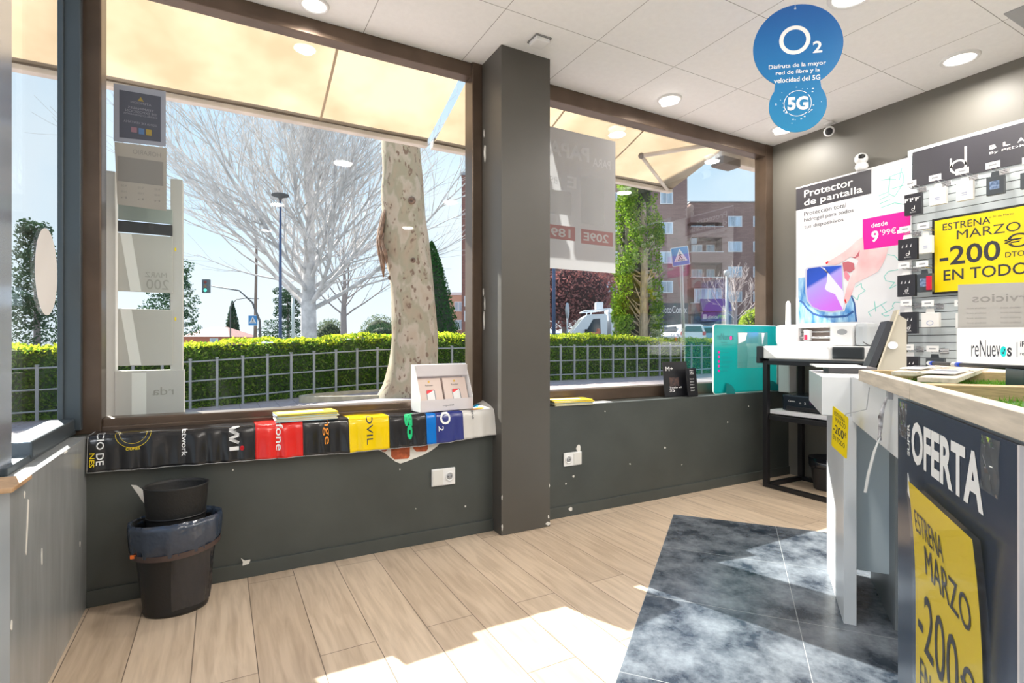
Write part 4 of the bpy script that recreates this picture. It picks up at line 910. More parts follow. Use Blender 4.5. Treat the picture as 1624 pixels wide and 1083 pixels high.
# products on hooks
CHR = mat('chrome_wire', (0.7, 0.7, 0.72), 0.2, metal=0.9)
CARDB = mat('black_pack', (0.03, 0.03, 0.038), 0.3); CARDW = mat('white_pack', (0.80, 0.79, 0.77), 0.4); CARDD = mat('slate_pack', (0.055, 0.065, 0.075), 0.35)
def pack(y0, y1, z0, z1, kind, label, grp, hl=None):
    x = 4.10; dep = 0.03
    yc = (y0+y1)/2
    h = thing('display_hook', 'wire hook holding the ' + hl, 'hook', (4.235, yc, z1+0.03), 0, 'wire hooks on the slatted wall')
    bm = NB()
    for s in (-0.012, 0.012): tube(bm, [(4.237, yc+s, z1+0.035), (4.10, yc+s, z1+0.028), (4.075, yc+s, z1+0.032)], 0.0022, 6)
    obj('wire', bm, CHR, h)
    bm = NB(); box(bm, 4.232, 4.242, yc-0.025, yc+0.025, z1+0.018, z1+0.052, bev=0.002); obj('back_clip', bm, CHR, h)
    bm = NB(); tube(bm, [(4.237, yc, z1+0.055), (4.08, yc, z1+0.05)], 0.002, 6); obj('tag_wire', bm, CHR, h)
    bm = NB(); box(bm, 4.070, 4.072, yc-0.034, yc+0.034, z1+0.032, z1+0.070); q = obj('price_tag', bm, PAPER, h)
    bm = NB(); prism(bm, rect(0.016, 0.014, 0.052, 0.024), 0, 0.0005, RF(yc+0.034, z1+0.032, 4.070)); obj('printed_line', bm, GREYP, q)
    p = thing('hanging_pack', label, 'package', (x, yc, z1), 0, grp)
    m = {'b': CARDB, 'w': CARDW, 'd': CARDD}[kind[0]]
    bm = NB(); box(bm, x, x+dep, y1, y0, z0, z1-0.012, bev=0.002); obj('carton', bm, m, p)
    F = RF(y0, z0, x)
    w, hh = y0-y1, z1-z0-0.012
    bm = NB(); prism(bm, [(w*0.25, hh), (w*0.75, hh), (w*0.70, hh+0.028), (w*0.30, hh+0.028)], -0.004, -0.002, F); obj('hang_tab', bm, m if kind[0] != 'b' else WINK, p)
    if kind[0] == 'b':
        bm = NB()
        ring_shape(bm, w*0.52, hh*0.25, w*0.09, w*0.09, w*0.03, 0.0, 0.0006, F, n=14); prism(bm, rect(w*0.60, hh*0.25, w*0.63, hh*0.42), 0, 0.0006, F)
        if kind == 'b1':
            for k in range(9): prism(bm, rect(w*(0.03+0.105*k), hh*(0.62+0.08*((k*7) % 3)), w*(0.11+0.105*k), hh*0.80), 0, 0.0006, F)
        for k in range(3 if kind != 'b1' else 0): prism(bm, [(w*(0.2+0.22*k), hh*0.60), (w*(0.27+0.22*k), hh*0.60), (w*(0.28+0.22*k), hh*0.74)], 0, 0.0006, F)
        write(bm, 'BLACK', w*0.35, hh*0.10, w*0.34, hh*0.045, 0.0006, F)
        obj('lettering', bm, WINK, p)
    elif kind[0] == 'w':
        bm = NB()
        if kind == 'wr': ring_shape(bm, w*0.5, hh*0.3, w*0.2, w*0.16, w*0.04, 0, 0.0006, F, n=20)
        else: prism(bm, rect(w*0.35, hh*0.38, w*0.65, hh*0.43), 0, 0.0006, F); prism(bm, rect(w*0.35, hh*0.28, w*0.65, hh*0.32), 0, 0.0006, F)
        obj('lettering', bm, mat('faint_blue_print', (0.35, 0.38, 0.55), 0.4), p)
    else:
        bm = NB(); prism(bm, rect(w*0.2, hh*0.3, w*0.75, hh*0.75), 0, 0.0006, F); obj('picture', bm, mat('blue_picture', (0.05, 0.10, 0.2), 0.3, col2=(0.3, 0.4, 0.6), vscale=60), p)
    if kind == 'dr':
        bm = NB(); box(bm, x-0.012, x-0.002, y1-0.002, y1+0.028, z0+0.01, z1-0.03, bev=0.003); obj('red_cable', bm, mat('red_plastic', (0.6, 0.01, 0.05), 0.4), p)
G = 'packs hanging on the slatted wall'
pack(1.884, 1.784, 1.99, 2.145, 'b1', 'black pack with white skyline print at the left end of the top row', G, 'skyline pack at the left of the top row')
pack(1.74, 1.647, 2.026, 2.147, 'w', 'white pack hanging second in the top row, right of the skyline pack', G, 'white pack next to the skyline pack')
pack(1.593, 1.506, 2.021, 2.149, 'w', 'white pack hanging third in the top row, below the looped logo', G, 'white pack below the looped logo')
pack(1.441, 1.358, 2.02, 2.143, 'd', 'dark pack with blue picture hanging in the top row, right of the white packs', G, 'dark pack with blue picture in the top row')
pack(1.284, 1.18, 2.022, 2.126, 'd', 'dark pack cut by the right edge of the photo in the top row', G, 'dark pack cut by the right edge')
pack(1.923, 1.809, 1.689, 1.845, 'b', 'black pack overlapping the poster beside the pink price panel', G, 'black pack beside the pink price panel')
pack(1.798, 1.722, 1.719, 1.845, 'w', 'white pack between the pink price panel and the yellow poster', G, 'white pack left of the yellow poster')
pack(1.927, 1.82, 1.441, 1.60, 'b', 'black pack in the middle row left of the pack with a red cable', G, 'black pack left of the red-cabled pack')
pack(1.808, 1.723, 1.462, 1.595, 'dr', 'dark pack with a red cable at its side, touching the yellow poster', G, 'pack with the red cable')
pack(1.911, 1.809, 1.187, 1.345, 'b', 'black pack in the second lowest row, left of the ring-printed white pack', G, 'black pack left of the ring-printed pack')
pack(1.784, 1.684, 1.227, 1.333, 'wr', 'white pack with a ring print below the yellow poster', G, 'ring-printed white pack')
pack(1.596, 1.515, 1.218, 1.323, 'w', 'white pack half hidden behind the grey sign on the counter', G, 'white pack behind the grey counter sign')
pack(1.896, 1.802, 0.90, 1.044, 'b', 'black pack in the lowest row behind the slanted tablet', G, 'black pack behind the slanted tablet')
pack(1.758, 1.657, 0.93, 1.034, 'd', 'dark pack in the lowest row above the grass tray', G, 'dark pack in the lowest row')

# ---------------------------------------------------------------- metal table with cutting plotters and printer
TX0, TX1, TY0, TY1 = 3.72, 4.20, 1.93, 2.69
t = thing('metal_table', 'black metal frame table under the white machines by the right wall', 'table', (3.96, 2.1, 0))
def bar(nm, *b): bm = NB(); box(bm, *b, bev=0.002); return obj(nm, bm, BLACK, t)
s = 0.038
for x in (TX0, TX1-s):
    for y in (TY0, TY1-s): bar('leg', x, x+s, y, y+s, 0, 0.985)
for z in (0.0, 0.955):
    for x in (TX0, TX1-s): bar('side_rail', x+0.001, x+s-0.001, TY0+s, TY1-s, z, z+0.032)
    for y in (TY0, TY1-s): bar('end_rail', TX0+s, TX1-s, y+0.001, y+s-0.001, z, z+0.032)
bm = NB(); box(bm, TX0+s, TX1-s, TY0+0.01, TY1-0.01, 0.575, 0.602, bev=0.002); obj('shelf', bm, mat('white_shelf', (0.70, 0.70, 0.72), 0.4), t)
bm = NB(); box(bm, TX0+0.01, TX1-s, TY0+0.02, TY1-0.05, 0.53, 0.565, bev=0.002); obj('drawer_rail', bm, BLACK, t)
bm = NB(); box(bm, TX0+0.005, TX1-0.002, TY0, TY1-0.05, 0.987, 1.002); obj('table_top', bm, mat('steel_grey', (0.16, 0.18, 0.20), 0.3), t)
m_ = thing('vinyl_cutter', 'wide low white machine with dark rounded end lying on the black table', 'machine', (3.95, 2.3, 1.003))
bm = NB(); box(bm, 3.69, 4.05, 2.15, 2.665, 1.003, 1.10, bev=0.012); obj('body', bm, WHITE, m_)
bm = NB(); box(bm, 3.685, 4.05, 2.667, 2.725, 1.003, 1.10, bev=0.012); box(bm, 3.685, 4.05, 2.693, 2.725, 0.965, 1.02, bev=0.008); obj('end_cap', bm, mat('dark_cap', (0.03, 0.035, 0.04), 0.35), m_)
bm = NB(); box(bm, 3.70, 4.05, 1.90, 2.15, 1.003, 1.10, bev=0.010); obj('body', bm, WHITE, m_)
bm = NB(); box(bm, 3.692, 3.72, 1.93, 2.14, 1.012, 1.096, bev=0.012); obj('dark_window', bm, mat('dark_cap', (0.03, 0.035, 0.04), 0.35), m_)
m_ = thing('craft_cutter', 'white plotter with an open slot and red tool standing on the low machine', 'machine', (3.93, 2.25, 1.101))
bm = NB()
box(bm, 3.80, 4.03, 2.47, 2.64, 1.115, 1.262, bev=0.025); obj('left_housing', bm, WHITE, m_)
bm = NB(); box(bm, 3.80, 4.03, 2.06, 2.22, 1.115, 1.262, bev=0.02); obj('right_housing', bm, WHITE, m_)
bm = NB(); box(bm, 3.80, 4.03, 2.06, 2.62, 1.101, 1.135, bev=0.006); obj('base', bm, WHITE, m_)
bm = NB(); box(bm, 3.83, 4.03, 2.2, 2.5, 1.235, 1.26, bev=0.006); obj('lid', bm, WHITE, m_)
bm = NB(); box(bm, 3.93, 4.0, 2.2, 2.5, 1.135, 1.235); obj('inner_back', bm, mat('warm_grey', (0.42, 0.34, 0.30), 0.4), m_)
bm = NB(); tube(bm, [(3.87, 2.2, 1.205), (3.87, 2.5, 1.205)], 0.006, 8); tube(bm, [(3.85, 2.2, 1.165), (3.85, 2.5, 1.165)], 0.009, 8); obj('rollers', bm, CHR, m_)
bm = NB(); box(bm, 3.825, 3.87, 2.385, 2.425, 1.14, 1.22, bev=0.005); q = obj('carriage', bm, WHITE, m_)
bm = NB(); box(bm, 3.815, 3.828, 2.395, 2.415, 1.145, 1.185, bev=0.003); obj('red_tool', bm, mat('red_plastic', (0.6, 0.01, 0.05), 0.4), q)
bm = NB(); prism(bm, ellipse(0, 0, 0.035, 0.02, 20), 0, 0.002, RF(2.13, 1.20, 3.80)); obj('dark_inset', bm, GREYP, m_)
m_ = thing('upright_box', 'pale grey upright box with a cable at the end of the plotter', 'box', (3.86, 2.0, 1.101))
bm = NB(); box(bm, 3.80, 3.95, 1.965, 2.05, 1.101, 1.262, bev=0.03); obj('body', bm, mat('pale_grey_plastic', (0.50, 0.53, 0.56), 0.4), m_)
bm = NB(); tube(bm, [(3.80, 1.99, 1.13), (3.77, 1.97, 1.125), (3.76, 1.94, 1.11), (3.78, 1.91, 1.104)], 0.003, 6); obj('cable', bm, BLACK, m_)
m_ = thing('printer', 'black inkjet printer on the shelf of the metal table', 'printer', (4.0, 2.4, 0.602))
bm = NB(); box(bm, 3.83, 4.15, 2.18, 2.60, 0.603, 0.725, bev=0.012); obj('printer_body', bm, mat('printer_black', (0.012, 0.018, 0.026), 0.25), m_)
bm = NB(); box(bm, 3.815, 3.9, 2.22, 2.56, 0.612, 0.640, bev=0.004); obj('paper_tray', bm, BLACK, m_)
bm = NB(); write(bm, 'Canon', 0.05, 0.07, 0.055, 0.012, 0.0008, RF(2.60, 0.603, 3.83)); write(bm, 'o   2', 0.14, 0.06, 0.05, 0.014, 0.0008, RF(2.60, 0.603, 3.83)); obj('lettering', bm, WINK, m_)
bm = NB(); box(bm, 3.826, 3.834, 2.30, 2.38, 0.665, 0.70); obj('control_panel', bm, mat('purple_black', (0.04, 0.02, 0.05), 0.2), m_)
m_ = thing('spray_bottle', 'white and blue bottle standing behind the plotter against the wall', 'bottle', (4.12, 2.72, 0.99))
bm = NB(); box(bm, 4.07, 4.17, 2.70, 2.80, 0.716, 1.0, bev=0.01); obj('plinth', bm, WHITE, m_)
bm = NB(); lathe(bm, [(0, 1.0), (0.045, 1.0), (0.048, 1.02), (0.048, 1.24), (0.02, 1.27), (0.018, 1.45), (0.006, 1.47), (0, 1.47)], 20, Matrix.Translation((4.10, 2.73, 0))); obj('bottle_body', bm, WHITE, m_)
bm = NB(); lathe(bm, [(0.049, 1.12), (0.0495, 1.12), (0.0495, 1.27), (0.03, 1.272)], 20, Matrix.Translation((4.10, 2.73, 0))); obj('blue_label', bm, mat('blue_plastic', (0.01, 0.08, 0.65), 0.4), m_)

# ---------------------------------------------------------------- counter
LAM = mat('white_laminate', (0.74, 0.76, 0.78), 0.3)
BLUEG = mat('blue_grey_laminate', (0.68, 0.76, 0.80), 0.3)
WOOD = mat('pale_raw_pine', (0.66, 0.58, 0.48), 0.6, var=0.16, vscale=3, stretch=(2, 30, 30))
WOODE = mat('pine_end_grain', (0.52, 0.36, 0.20), 0.6, var=0.2, vscale=8, stretch=(4, 4, 60))
ct = thing('shop_counter', 'white shop counter with raised front skirt and leg panel', 'counter', (0, 0, 0), PH)
def kb(nm, m, a0, a1, b0, b1, z0, z1, bev=0.002, par=None):
    bm = NB(); box(bm, a0, a1, b0, b1, z0, z1, bev=bev, M=KM); return obj(nm, bm, m, par or ct)
kb('end_block', LAM, 2.475, 3.07, -1.05, -0.23, 0.83, 0.985)
kb('leg_panel', LAM, 2.475, 3.05, -0.350, -0.306, 0, 0.83)
kb('back_panel', BLUEG, 2.60, 2.62, -1.05, -0.350, 0.18, 0.83)
kb('inner_panel', mat('grey_laminate', (0.22, 0.24, 0.25), 0.4), 2.5, 3.0, -0.50, -0.48, 0, 0.80)
kb('skirt', LAM, 0.10, 2.475, -0.355, -0.335, 0.812, 0.988)
kb('top_slab', LAM, 0.10, 2.475, -1.05, -0.355, 0.955, 0.985)
kb('body', BLUEG, 0.10, 1.75, -1.05, -0.43, 0.0, 0.955)
bm = NB(); tube(bm, [K(2.474, -0.330, 0.83), K(2.474, -0.330, 0.986)], 0.001, 4); obj('joint_line', bm, GREYP, ct)

def tray(name, label, a0, a1, z0=0.989):
    t = thing(name, label, 'tray', K((a0+a1)/2, -0.66, z0), PH, 'wooden grass trays on the counter')
    h = 0.038
    def r_(nm, m, *b): bm = NB(); box(bm, *b, z0, z0+h, bev=0.0015, M=KM); return obj(nm, bm, m, t)
    r_('front_rail', WOOD, a0, a1, -0.350, -0.318)
    r_('rear_rail', WOOD, a0, a1, -1.045, -1.015)
    r_('end_rail', WOODE, a0, a0+0.028, -1.015, -0.350)
    r_('end_rail', WOODE, a1-0.028, a1, -1.015, -0.350)
    bm = NB(); box(bm, a0+0.02, a1-0.02, -1.02, -0.345, z0, z0+0.006, M=KM); obj('tray_floor', bm, WOOD, t)
    bm = NB(); rr = random.Random(int(a0*100))
    n = 5200
    for k in range(n):
        a = rr.uniform(a0+0.03, a1-0.03); b = rr.uniform(-1.01, -0.355); hh = rr.uniform(0.007, 0.017); w = 0.0016
        an = rr.uniform(0, PI); dx, dy = math.cos(an)*w, math.sin(an)*w; lx, ly = rr.uniform(-0.008, 0.008), rr.uniform(-0.008, 0.008)
        v = [bm.verts.new(K(a-dx, b-dy, z0+0.006)), bm.verts.new(K(a+dx, b+dy, z0+0.006)), bm.verts.new(K(a+lx, b+ly, z0+0.006+hh))]
        bm.faces.new(v)
    o = obj('grass', bm, translucent('artificial_grass', (0.10, 0.30, 0.03), (0.12, 0.35, 0.03), 0.3, col2=(0.30, 0.42, 0.10), vscale=40), t); o['kind'] = 'stuff'
    bm = NB(); box(bm, a0+0.028, a1-0.028, -1.015, -0.350, z0+0.006, z0+0.0075, M=KM); obj('grass_backing', bm, mat('green_mat', (0.05, 0.16, 0.02), 0.8), t)
    return t
TRAY1 = tray('grass_tray', 'wooden tray of artificial grass on the far half of the counter', 1.515, 2.21)
tray('grass_tray', 'near wooden tray of artificial grass, cut by the right edge', 0.35, 1.51)
# display slats lying across the trays, price cards
def slat(label, p, q, w=0.05, z=1.0245, h=0.012):
    p = Vector(p); q = Vector(q); d = (q-p); L = d.length; an = math.atan2(d.y, d.x)
    M = KM @ Matrix.Translation((p.x, p.y, z)) @ Matrix.Rotation(an, 4, 'Z')
    bm = NB(); box(bm, 0, L, -w/2, w/2, 0, h, bev=0.0015, M=M)
    obj('cross_slat', bm, WOOD, TRAY1)
    return M, L
slat('wooden slat lying slantwise over the far grass tray, nearest the tablet', (1.90, -0.385, 0), (2.74, -0.72, 0), 0.06)
slat('wooden slat lying slantwise over the far grass tray, nearest the viewer', (1.60, -0.39, 0), (2.42, -0.70, 0), 0.075)
slat('short wooden slat behind the black rod at the right edge', (1.80, -0.76, 0), (2.25, -1.02, 0), 0.10)
def card(label, a, b, rz, w, d, z, m=PAPER):
    M = KM @ Matrix.Translation((a, b, z)) @ Matrix.Rotation(rz, 4, 'Z')
    bm = NB(); box(bm, -w/2, w/2, -d/2, d/2, 0, 0.003, M=M)
    fr = (M.translation+Vector((0, 0, 0.003)), M.to_3x3() @ Vector((0, -1, 0)), M.to_3x3() @ Vector((1, 0, 0)))
    prism(bm, rect(-d*0.4, -w*0.1, d*0.4, w*0.12), 0.0001, 0.0006, fr, 1)
    for i in range(3): prism(bm, rect(-d*0.35, w*(0.2+0.08*i), d*0.25, w*(0.225+0.08*i)), 0.0001, 0.0006, fr, 2)
    o = obj('price_card', bm, [m, mat('slate_print', (0.15, 0.18, 0.25), 0.4), GREYP]); tag(o, label, 'card', 'price cards on the counter'); origin_to(o, M.translation)
card('printed price card on the slat between the two strips of grass', 1.84, -0.47, R(-22), 0.26, 0.07, 1.0408)
card('printed price card on the slat nearest the tablet', 2.10, -0.465, R(-22), 0.22, 0.055, 1.0408)
card('white price card lying on the near tray at the right edge', 1.25, -0.62, R(5), 0.22, 0.16, 1.006)
# dark box and rod
t = thing('storage_case', 'grey-green case with dark corner standing in the near grass tray at the right edge', 'case', K(1.75, -0.62, 0.994), PH)
bm = NB(); box(bm, 1.70, 1.80, -0.95, -0.60, 1.022, 1.052, M=KM @ Matrix.Translation((0, 0, 0))); obj('case_body', bm, mat('sage_plastic', (0.26, 0.32, 0.28), 0.4), t)
bm = NB(); box(bm, 1.695, 1.805, -0.60, -0.585, 1.0, 1.055, bev=0.002, M=KM); obj('dark_corner', bm, mat('slate_plastic', (0.03, 0.06, 0.08), 0.3), t)
bm = NB(); box(bm, 1.705, 1.795, -0.95, -0.60, 1.0, 1.022, M=KM); obj('case_foot', bm, mat('sage_plastic', (0.26, 0.32, 0.28), 0.4), t)
t = thing('anchor_rod', 'long black rod with two blue and white bands lying above the grass trays', 'rod', K(2.1, -0.7, 1.05), PH)
A_, B_ = K(2.46, -0.575, 1.046), K(1.55, -0.60, 1.062)
bm = NB(); tube(bm, [A_, A_.lerp(B_, 0.5), B_], 0.007, 10); obj('rod', bm, BLACK, t)
for f0, f1 in ((0.01, 0.07), (0.28, 0.36)):
    bm = NB(); tube(bm, [A_.lerp(B_, f0), A_.lerp(B_, (f0+f1)/2)], 0.0078, 10); q = obj('band', bm, WHITE, t)
    bm = NB(); tube(bm, [A_.lerp(B_, (f0+f1)/2), A_.lerp(B_, f1)], 0.0079, 10); q = obj('blue_band', bm, mat('blue_plastic', (0.01, 0.08, 0.65), 0.4), t)
# big offer sheet hanging on the counter front
F_ = (K(1.624, -0.318, 0), -KA, Vector((0, 0, 1)))
t = thing('offer_board', 'tall slate blue board with large white lettering leaning on the counter front', 'sign board', K(1.28, -0.318, 0), PH)
bm = NB(); prism(bm, rect(0, 0.003, 0.682, 0.982), -0.006, 0, F_); obj('board', bm, mat('slate_blue_print', (0.045, 0.060, 0.095), 0.22, var=0.05, vscale=60, stretch=(1, 1, 12)), t)
bm = NB(); write(bm, 'OFERTA', 0.135, 0.850, 0.43, 0.095, 0.0008, F_, 0.035)
write(bm, 'SUPER', 0.098, 0.857, 0.020, 0.075, 0.0008, F_, 0.02, rot=90)
prism(bm, [(0.10, 0.815), (0.115, 0.795), (0.12, 0.76), (0.10, 0.77)], 0, 0.0008, F_); obj('lettering', bm, WINK, t)
bm = NB(); prism(bm, rect(0.681, 0.003, 0.689, 0.982), -0.006, 0.0, F_); obj('board_edge', bm, mat('rose_white', (0.72, 0.68, 0.68), 0.5), t)
TAPE = glass('clear_tape', (0.96, 0.97, 0.98), 0.5, 0.05)
for u in (0.03, 0.56):
    bm = NB(); g = []
    for i in range(7):
        g.append([bm.verts.new(F_[0]+F_[1]*(u+0.07*i/6+0.004*math.sin(j*2))+F_[2]*(0.978-0.085*j/6)+KB*(0.0015+0.0022*abs(math.sin(i*2.1+j*1.3)))) for j in range(7)])
    for i in range(6):
        for j in range(6): bm.faces.new((g[i][j], g[i+1][j], g[i+1][j+1], g[i][j+1]))
    obj('tape', bm, TAPE, t)
t = thing('offer_notice', 'yellow offer notice in a clear sleeve taped onto the slate blue board', 'notice', K(1.24, -0.30, 0.25), PH)
def bent(bm, u0, u1, v0, v1, lift, mm=0, n=10):
    g = []
    for i in range(n+1):
        g.append([])
        for j in range(n+1):
            u = u0+(u1-u0)*i/n; v = v0+(v1-v0)*j/n
            l = lift + 0.014*max(0, (v-0.55)/0.27)**2
            g[-1].append(bm.verts.new(F_[0]+F_[1]*u+F_[2]*v+KB*l))
    for i in range(n):
        for j in range(n): bm.faces.new((g[i][j], g[i+1][j], g[i+1][j+1], g[i][j+1]))
bm = NB(); bent(bm, 0.185, 0.575, 0.24, 0.815, 0.004); o = obj('sheet', bm, YEL, t)
bm = NB()
FY = (F_[0]+F_[1]*0.185+F_[2]*0.24, F_[1], F_[2])
def yfn(u, v):
    vv = 0.24+v; l = 0.0052+0.014*max(0, (vv-0.55)/0.27)**2
    return F_[0]+F_[1]*(0.185+u)+F_[2]*vv+KB*l
write(bm, 'ESTRENA', 0.03, 0.475, 0.19, 0.047, 0, FY, 0.0, fn=yfn); write(bm, 'MARZO', 0.09, 0.405, 0.26, 0.060, 0, FY, 0.0, fn=yfn)
write(bm, '-200', 0.025, 0.235, 0.255, 0.125, 0, FY, 0.0, fn=yfn); write(bm, '\u20ac', 0.29, 0.26, 0.065, 0.085, 0, FY, 0.0, fn=yfn); write(bm, 'DTO', 0.295, 0.225, 0.055, 0.025, 0, FY, 0.0, fn=yfn)
write(bm, 'EN TODO', 0.04, 0.15, 0.30, 0.060, 0, FY, 0.0, fn=yfn)
obj('lettering', bm, INK, t)
bm = NB(); bent(bm, 0.175, 0.625, 0.22, 0.83, 0.0075); obj('clear_sleeve', bm, glass('sleeve_plastic', (0.98, 0.98, 0.98), 0.4, 0.02), t)

# yellow hang tag, white ribbon
t = thing('hang_tag', 'small yellow offer tag hanging on a wire from the counter edge', 'tag', K(2.22, -0.29, 0.79), PH)
TF = (K(2.27, -0.285, 0.80), (-KA*0.93 + Vector((0, 0, -0.36))).normalized(), Vector((0, 0, 1)))
u_ = (-KA*0.80 + Vector((0, 0, -0.25)) - KB*0.3).normalized(); v_ = (Vector((0, 0, 1))*0.9 - KA*0.30).normalized(); v_ = (v_-u_*v_.dot(u_)).normalized()
TF = (K(2.30, -0.27, 0.715), u_, v_)
bm = NB(); prism(bm, rrect(-0.055, 0.0, 0.055, 0.165, 0.008), 0, 0.001, TF); obj('card', bm, YEL, t)
bm = NB(); write(bm, 'ESTRENA', -0.04, 0.135, 0.075, 0.016, 0.0016, TF); write(bm, 'MARZO', -0.03, 0.112, 0.07, 0.018, 0.0016, TF); write(bm, '-200', -0.045, 0.065, 0.075, 0.035, 0.0016, TF, 0.01); write(bm, '\u20ac', 0.034, 0.08, 0.014, 0.02, 0.0016, TF); write(bm, 'EN TODO', -0.045, 0.035, 0.085, 0.02, 0.0016, TF); obj('lettering', bm, INK, t)
top = TF[0]+TF[2]*0.16+TF[1]*0.03
bm = NB(); tube(bm, [top, top+Vector((0, 0, 0.01))-KA*0.02, K(2.10, -0.325, 0.90), K(2.08, -0.33, 0.975)], 0.0012, 5); obj('wire', bm, GREYP, t)
t = thing('cable_ribbon', 'crumpled white ribbon hanging from a dark clip on the counter skirt', 'ribbon', K(1.75, -0.31, 0.9), PH)
bm = NB(); box(bm, 1.765, 1.785, -0.336, -0.322, 0.965, 0.990, bev=0.002, M=KM); obj('clip', bm, GREYP, t)
bm = NB(); pts = [K(1.775, -0.322, 0.97), K(1.785, -0.315, 0.94), K(1.80, -0.312, 0.91), K(1.80, -0.312, 0.885), K(1.79, -0.308, 0.862), K(1.775, -0.305, 0.852)]
tube(bm, pts, [0.003, 0.005, 0.007, 0.006, 0.004, 0.006], 6); obj('twist', bm, mat('ribbon_check', (0.75, 0.75, 0.78), 0.4, col2=(0.10, 0.08, 0.08), vscale=45), t)
bm = NB()
pp = [(K(1.775, -0.304, 0.860), 0.014), (K(1.79, -0.295, 0.82), 0.020), (K(1.815, -0.285, 0.75), 0.022), (K(1.835, -0.28, 0.69), 0.022)]
prev = None
for c, w in pp:
    a = bm.verts.new(c-KA*w+Vector((0, 0, -0.0))); b = bm.verts.new(c+KA*w-Vector((0, 0, 0.010)))
    if prev: bm.faces.new((prev[0], prev[1], b, a))
    prev = (a, b)
o = obj('ribbon_tail', bm, mat('white_ribbon', (0.80, 0.82, 0.82), 0.4), t); sm = o.modifiers.new('thick', 'SOLIDIFY'); sm.thickness = 0.0015

# things on the counter's far end
t = thing('slanted_tablet', 'black tablet leaning on a beige card stand at the far end of the counter', 'tablet stand', K(3.0, -0.53, 0.986), PH)
FB = (K(2.985, 0, 0.986), -KB, Vector((0, 0, 1)))    # viewer's right is -KB; u = -b
bm = NB(); prism(bm, [(0.505, 0.0), (0.622, 0.0), (0.622, 0.245), (0.588, 0.27)], -0.06, -0.02, FB); q = obj('card_stand', bm, mat('beige_card', (0.48, 0.44, 0.36), 0.6), t)
bm = NB(); prism(bm, [(0.500, 0.0), (0.507, 0.0), (0.592, 0.29), (0.584, 0.29)], -0.09, 0.0, FB); obj('stand_front', bm, mat('beige_light_card', (0.60, 0.54, 0.42), 0.6), t)
bm = NB(); prism(bm, [(0.462, 0.0), (0.492, 0.0), (0.568, 0.235), (0.545, 0.24)], -0.16, 0.0, FB); obj('tablet', bm, mat('tablet_black', (0.03, 0.032, 0.04), 0.5, bump=0.3, bscale=200), t)
bm = NB(); prism(bm, ellipse(0.565, 0.125, 0.02, 0.018, 14), -0.015, 0.0, FB); obj('white_knob', bm, WHITE, t)
t = thing('flat_box', 'flat dark grey box with papers on top lying on the counter end', 'box', K(2.9, -0.38, 0.986), PH)
bm = NB(); box(bm, 2.78, 3.0, -0.47, -0.285, 0.986, 1.012, bev=0.002, M=KM); obj('box_body', bm, mat('taupe_plastic', (0.14, 0.13, 0.13), 0.5), t)
bm = NB(); box(bm, 2.75, 3.03, -0.455, -0.262, 1.012, 1.018, M=KM @ Matrix.Rotation(R(0.6), 4, 'Z')); obj('papers', bm, PAPER, t)
# small signs on the counter
F_ = (K(3.03, -0.815, 1.0), -KB, Vector((0, 0, 1)))
t = thing('counter_sign', 'white sign with narrow black lettering and turquoise tick standing on the counter', 'sign', K(3.03, -0.95, 0.986), PH)
bm = NB(); prism(bm, rect(0, -0.013, 0.36, 0.19), -0.012, 0, F_); obj('panel', bm, WHITE, t)
bm = NB(); write(bm, 'reNuev', 0.05, 0.06, 0.10, 0.075, 0.0008, F_, 0.0); write(bm, 's', 0.173, 0.062, 0.016, 0.04, 0.0008, F_, 0.02); prism(bm, rect(0.206, 0.06, 0.2075, 0.125), 0, 0.0008, F_); write(bm, 'iPhones', 0.217, 0.105, 0.08, 0.024, 0.0008, F_, 0.01); write(bm, 'reacondicionados', 0.217, 0.068, 0.12, 0.016, 0.0008, F_); obj('lettering', bm, INK, t)
bm = NB(); prism(bm, ellipse(0.161, 0.084, 0.0105, 0.0235, 20), 0, 0.0009, F_); q = obj('turquoise_dot', bm, mat('turquoise_print', (0.0, 0.60, 0.60), 0.4), t)
bm = NB(); stroke(bm, [(0.156, 0.083), (0.160, 0.074), (0.166, 0.096)], 0.003, 0.0009, 0.0014, F_); obj('tick', bm, INK, q)
t = thing('service_sign', 'grey sheet with mirrored writing standing behind the white counter sign', 'sign', K(3.06, -0.95, 1.0), PH)
G2 = (K(3.055, -0.825, 1.0), -KB, Vector((0, 0, 1)))
bm = NB(); prism(bm, rect(0, -0.013, 0.36, 0.388), -0.004, 0, G2); obj('sheet', bm, mat('warm_grey_film', (0.40, 0.39, 0.37), 0.35, var=0.06, vscale=5), t)
bm = NB(); write(bm, 'servicios', 0.05, 0.305, 0.25, 0.035, 0.0008, G2, 0.01, rot='mirror')
for i in range(4):
    for j in range(2): write(bm, 'telefonia movil', 0.03+0.12*j, 0.275-0.022*i, 0.07, 0.008, 0.0008, G2, rot='mirror')
obj('lettering', bm, mat('grey_film_print', (0.27, 0.26, 0.25), 0.4), t)

# ---------------------------------------------------------------- street: ground
def lerp_tab(tab, x):
    if x <= tab[0][0]: return tab[0][1]
    for (a, za), (b, zb) in zip(tab, tab[1:]):
        if x <= b: return za+(zb-za)*(x-a)/(b-a)
    return tab[-1][1]
GT = [(-8, -0.22), (-2.7, -0.13), (-0.4, -0.06), (1.5, 0.06), (3.2, 0.15), (7, 0.18), (12, 0.20), (30, 0.3)]
def zg(x): return lerp_tab(GT, x)
bm = NB(); g = []
xs = [-14+0.5*i for i in range(84)]; ys = [3.16, 5, 7, 9, 11.25]
for x in xs: g.append([bm.verts.new((x, y, zg(x))) for y in ys])
for i in range(len(xs)-1):
    for j in range(len(ys)-1): bm.faces.new((g[i][j], g[i+1][j], g[i+1][j+1], g[i][j+1]))
pv = tile_material(0.3, (0.36, 0.28, 0.26), (0.50, 0.42, 0.40), (0.25, 0.20, 0.19), 0.012, 0.8, 5)
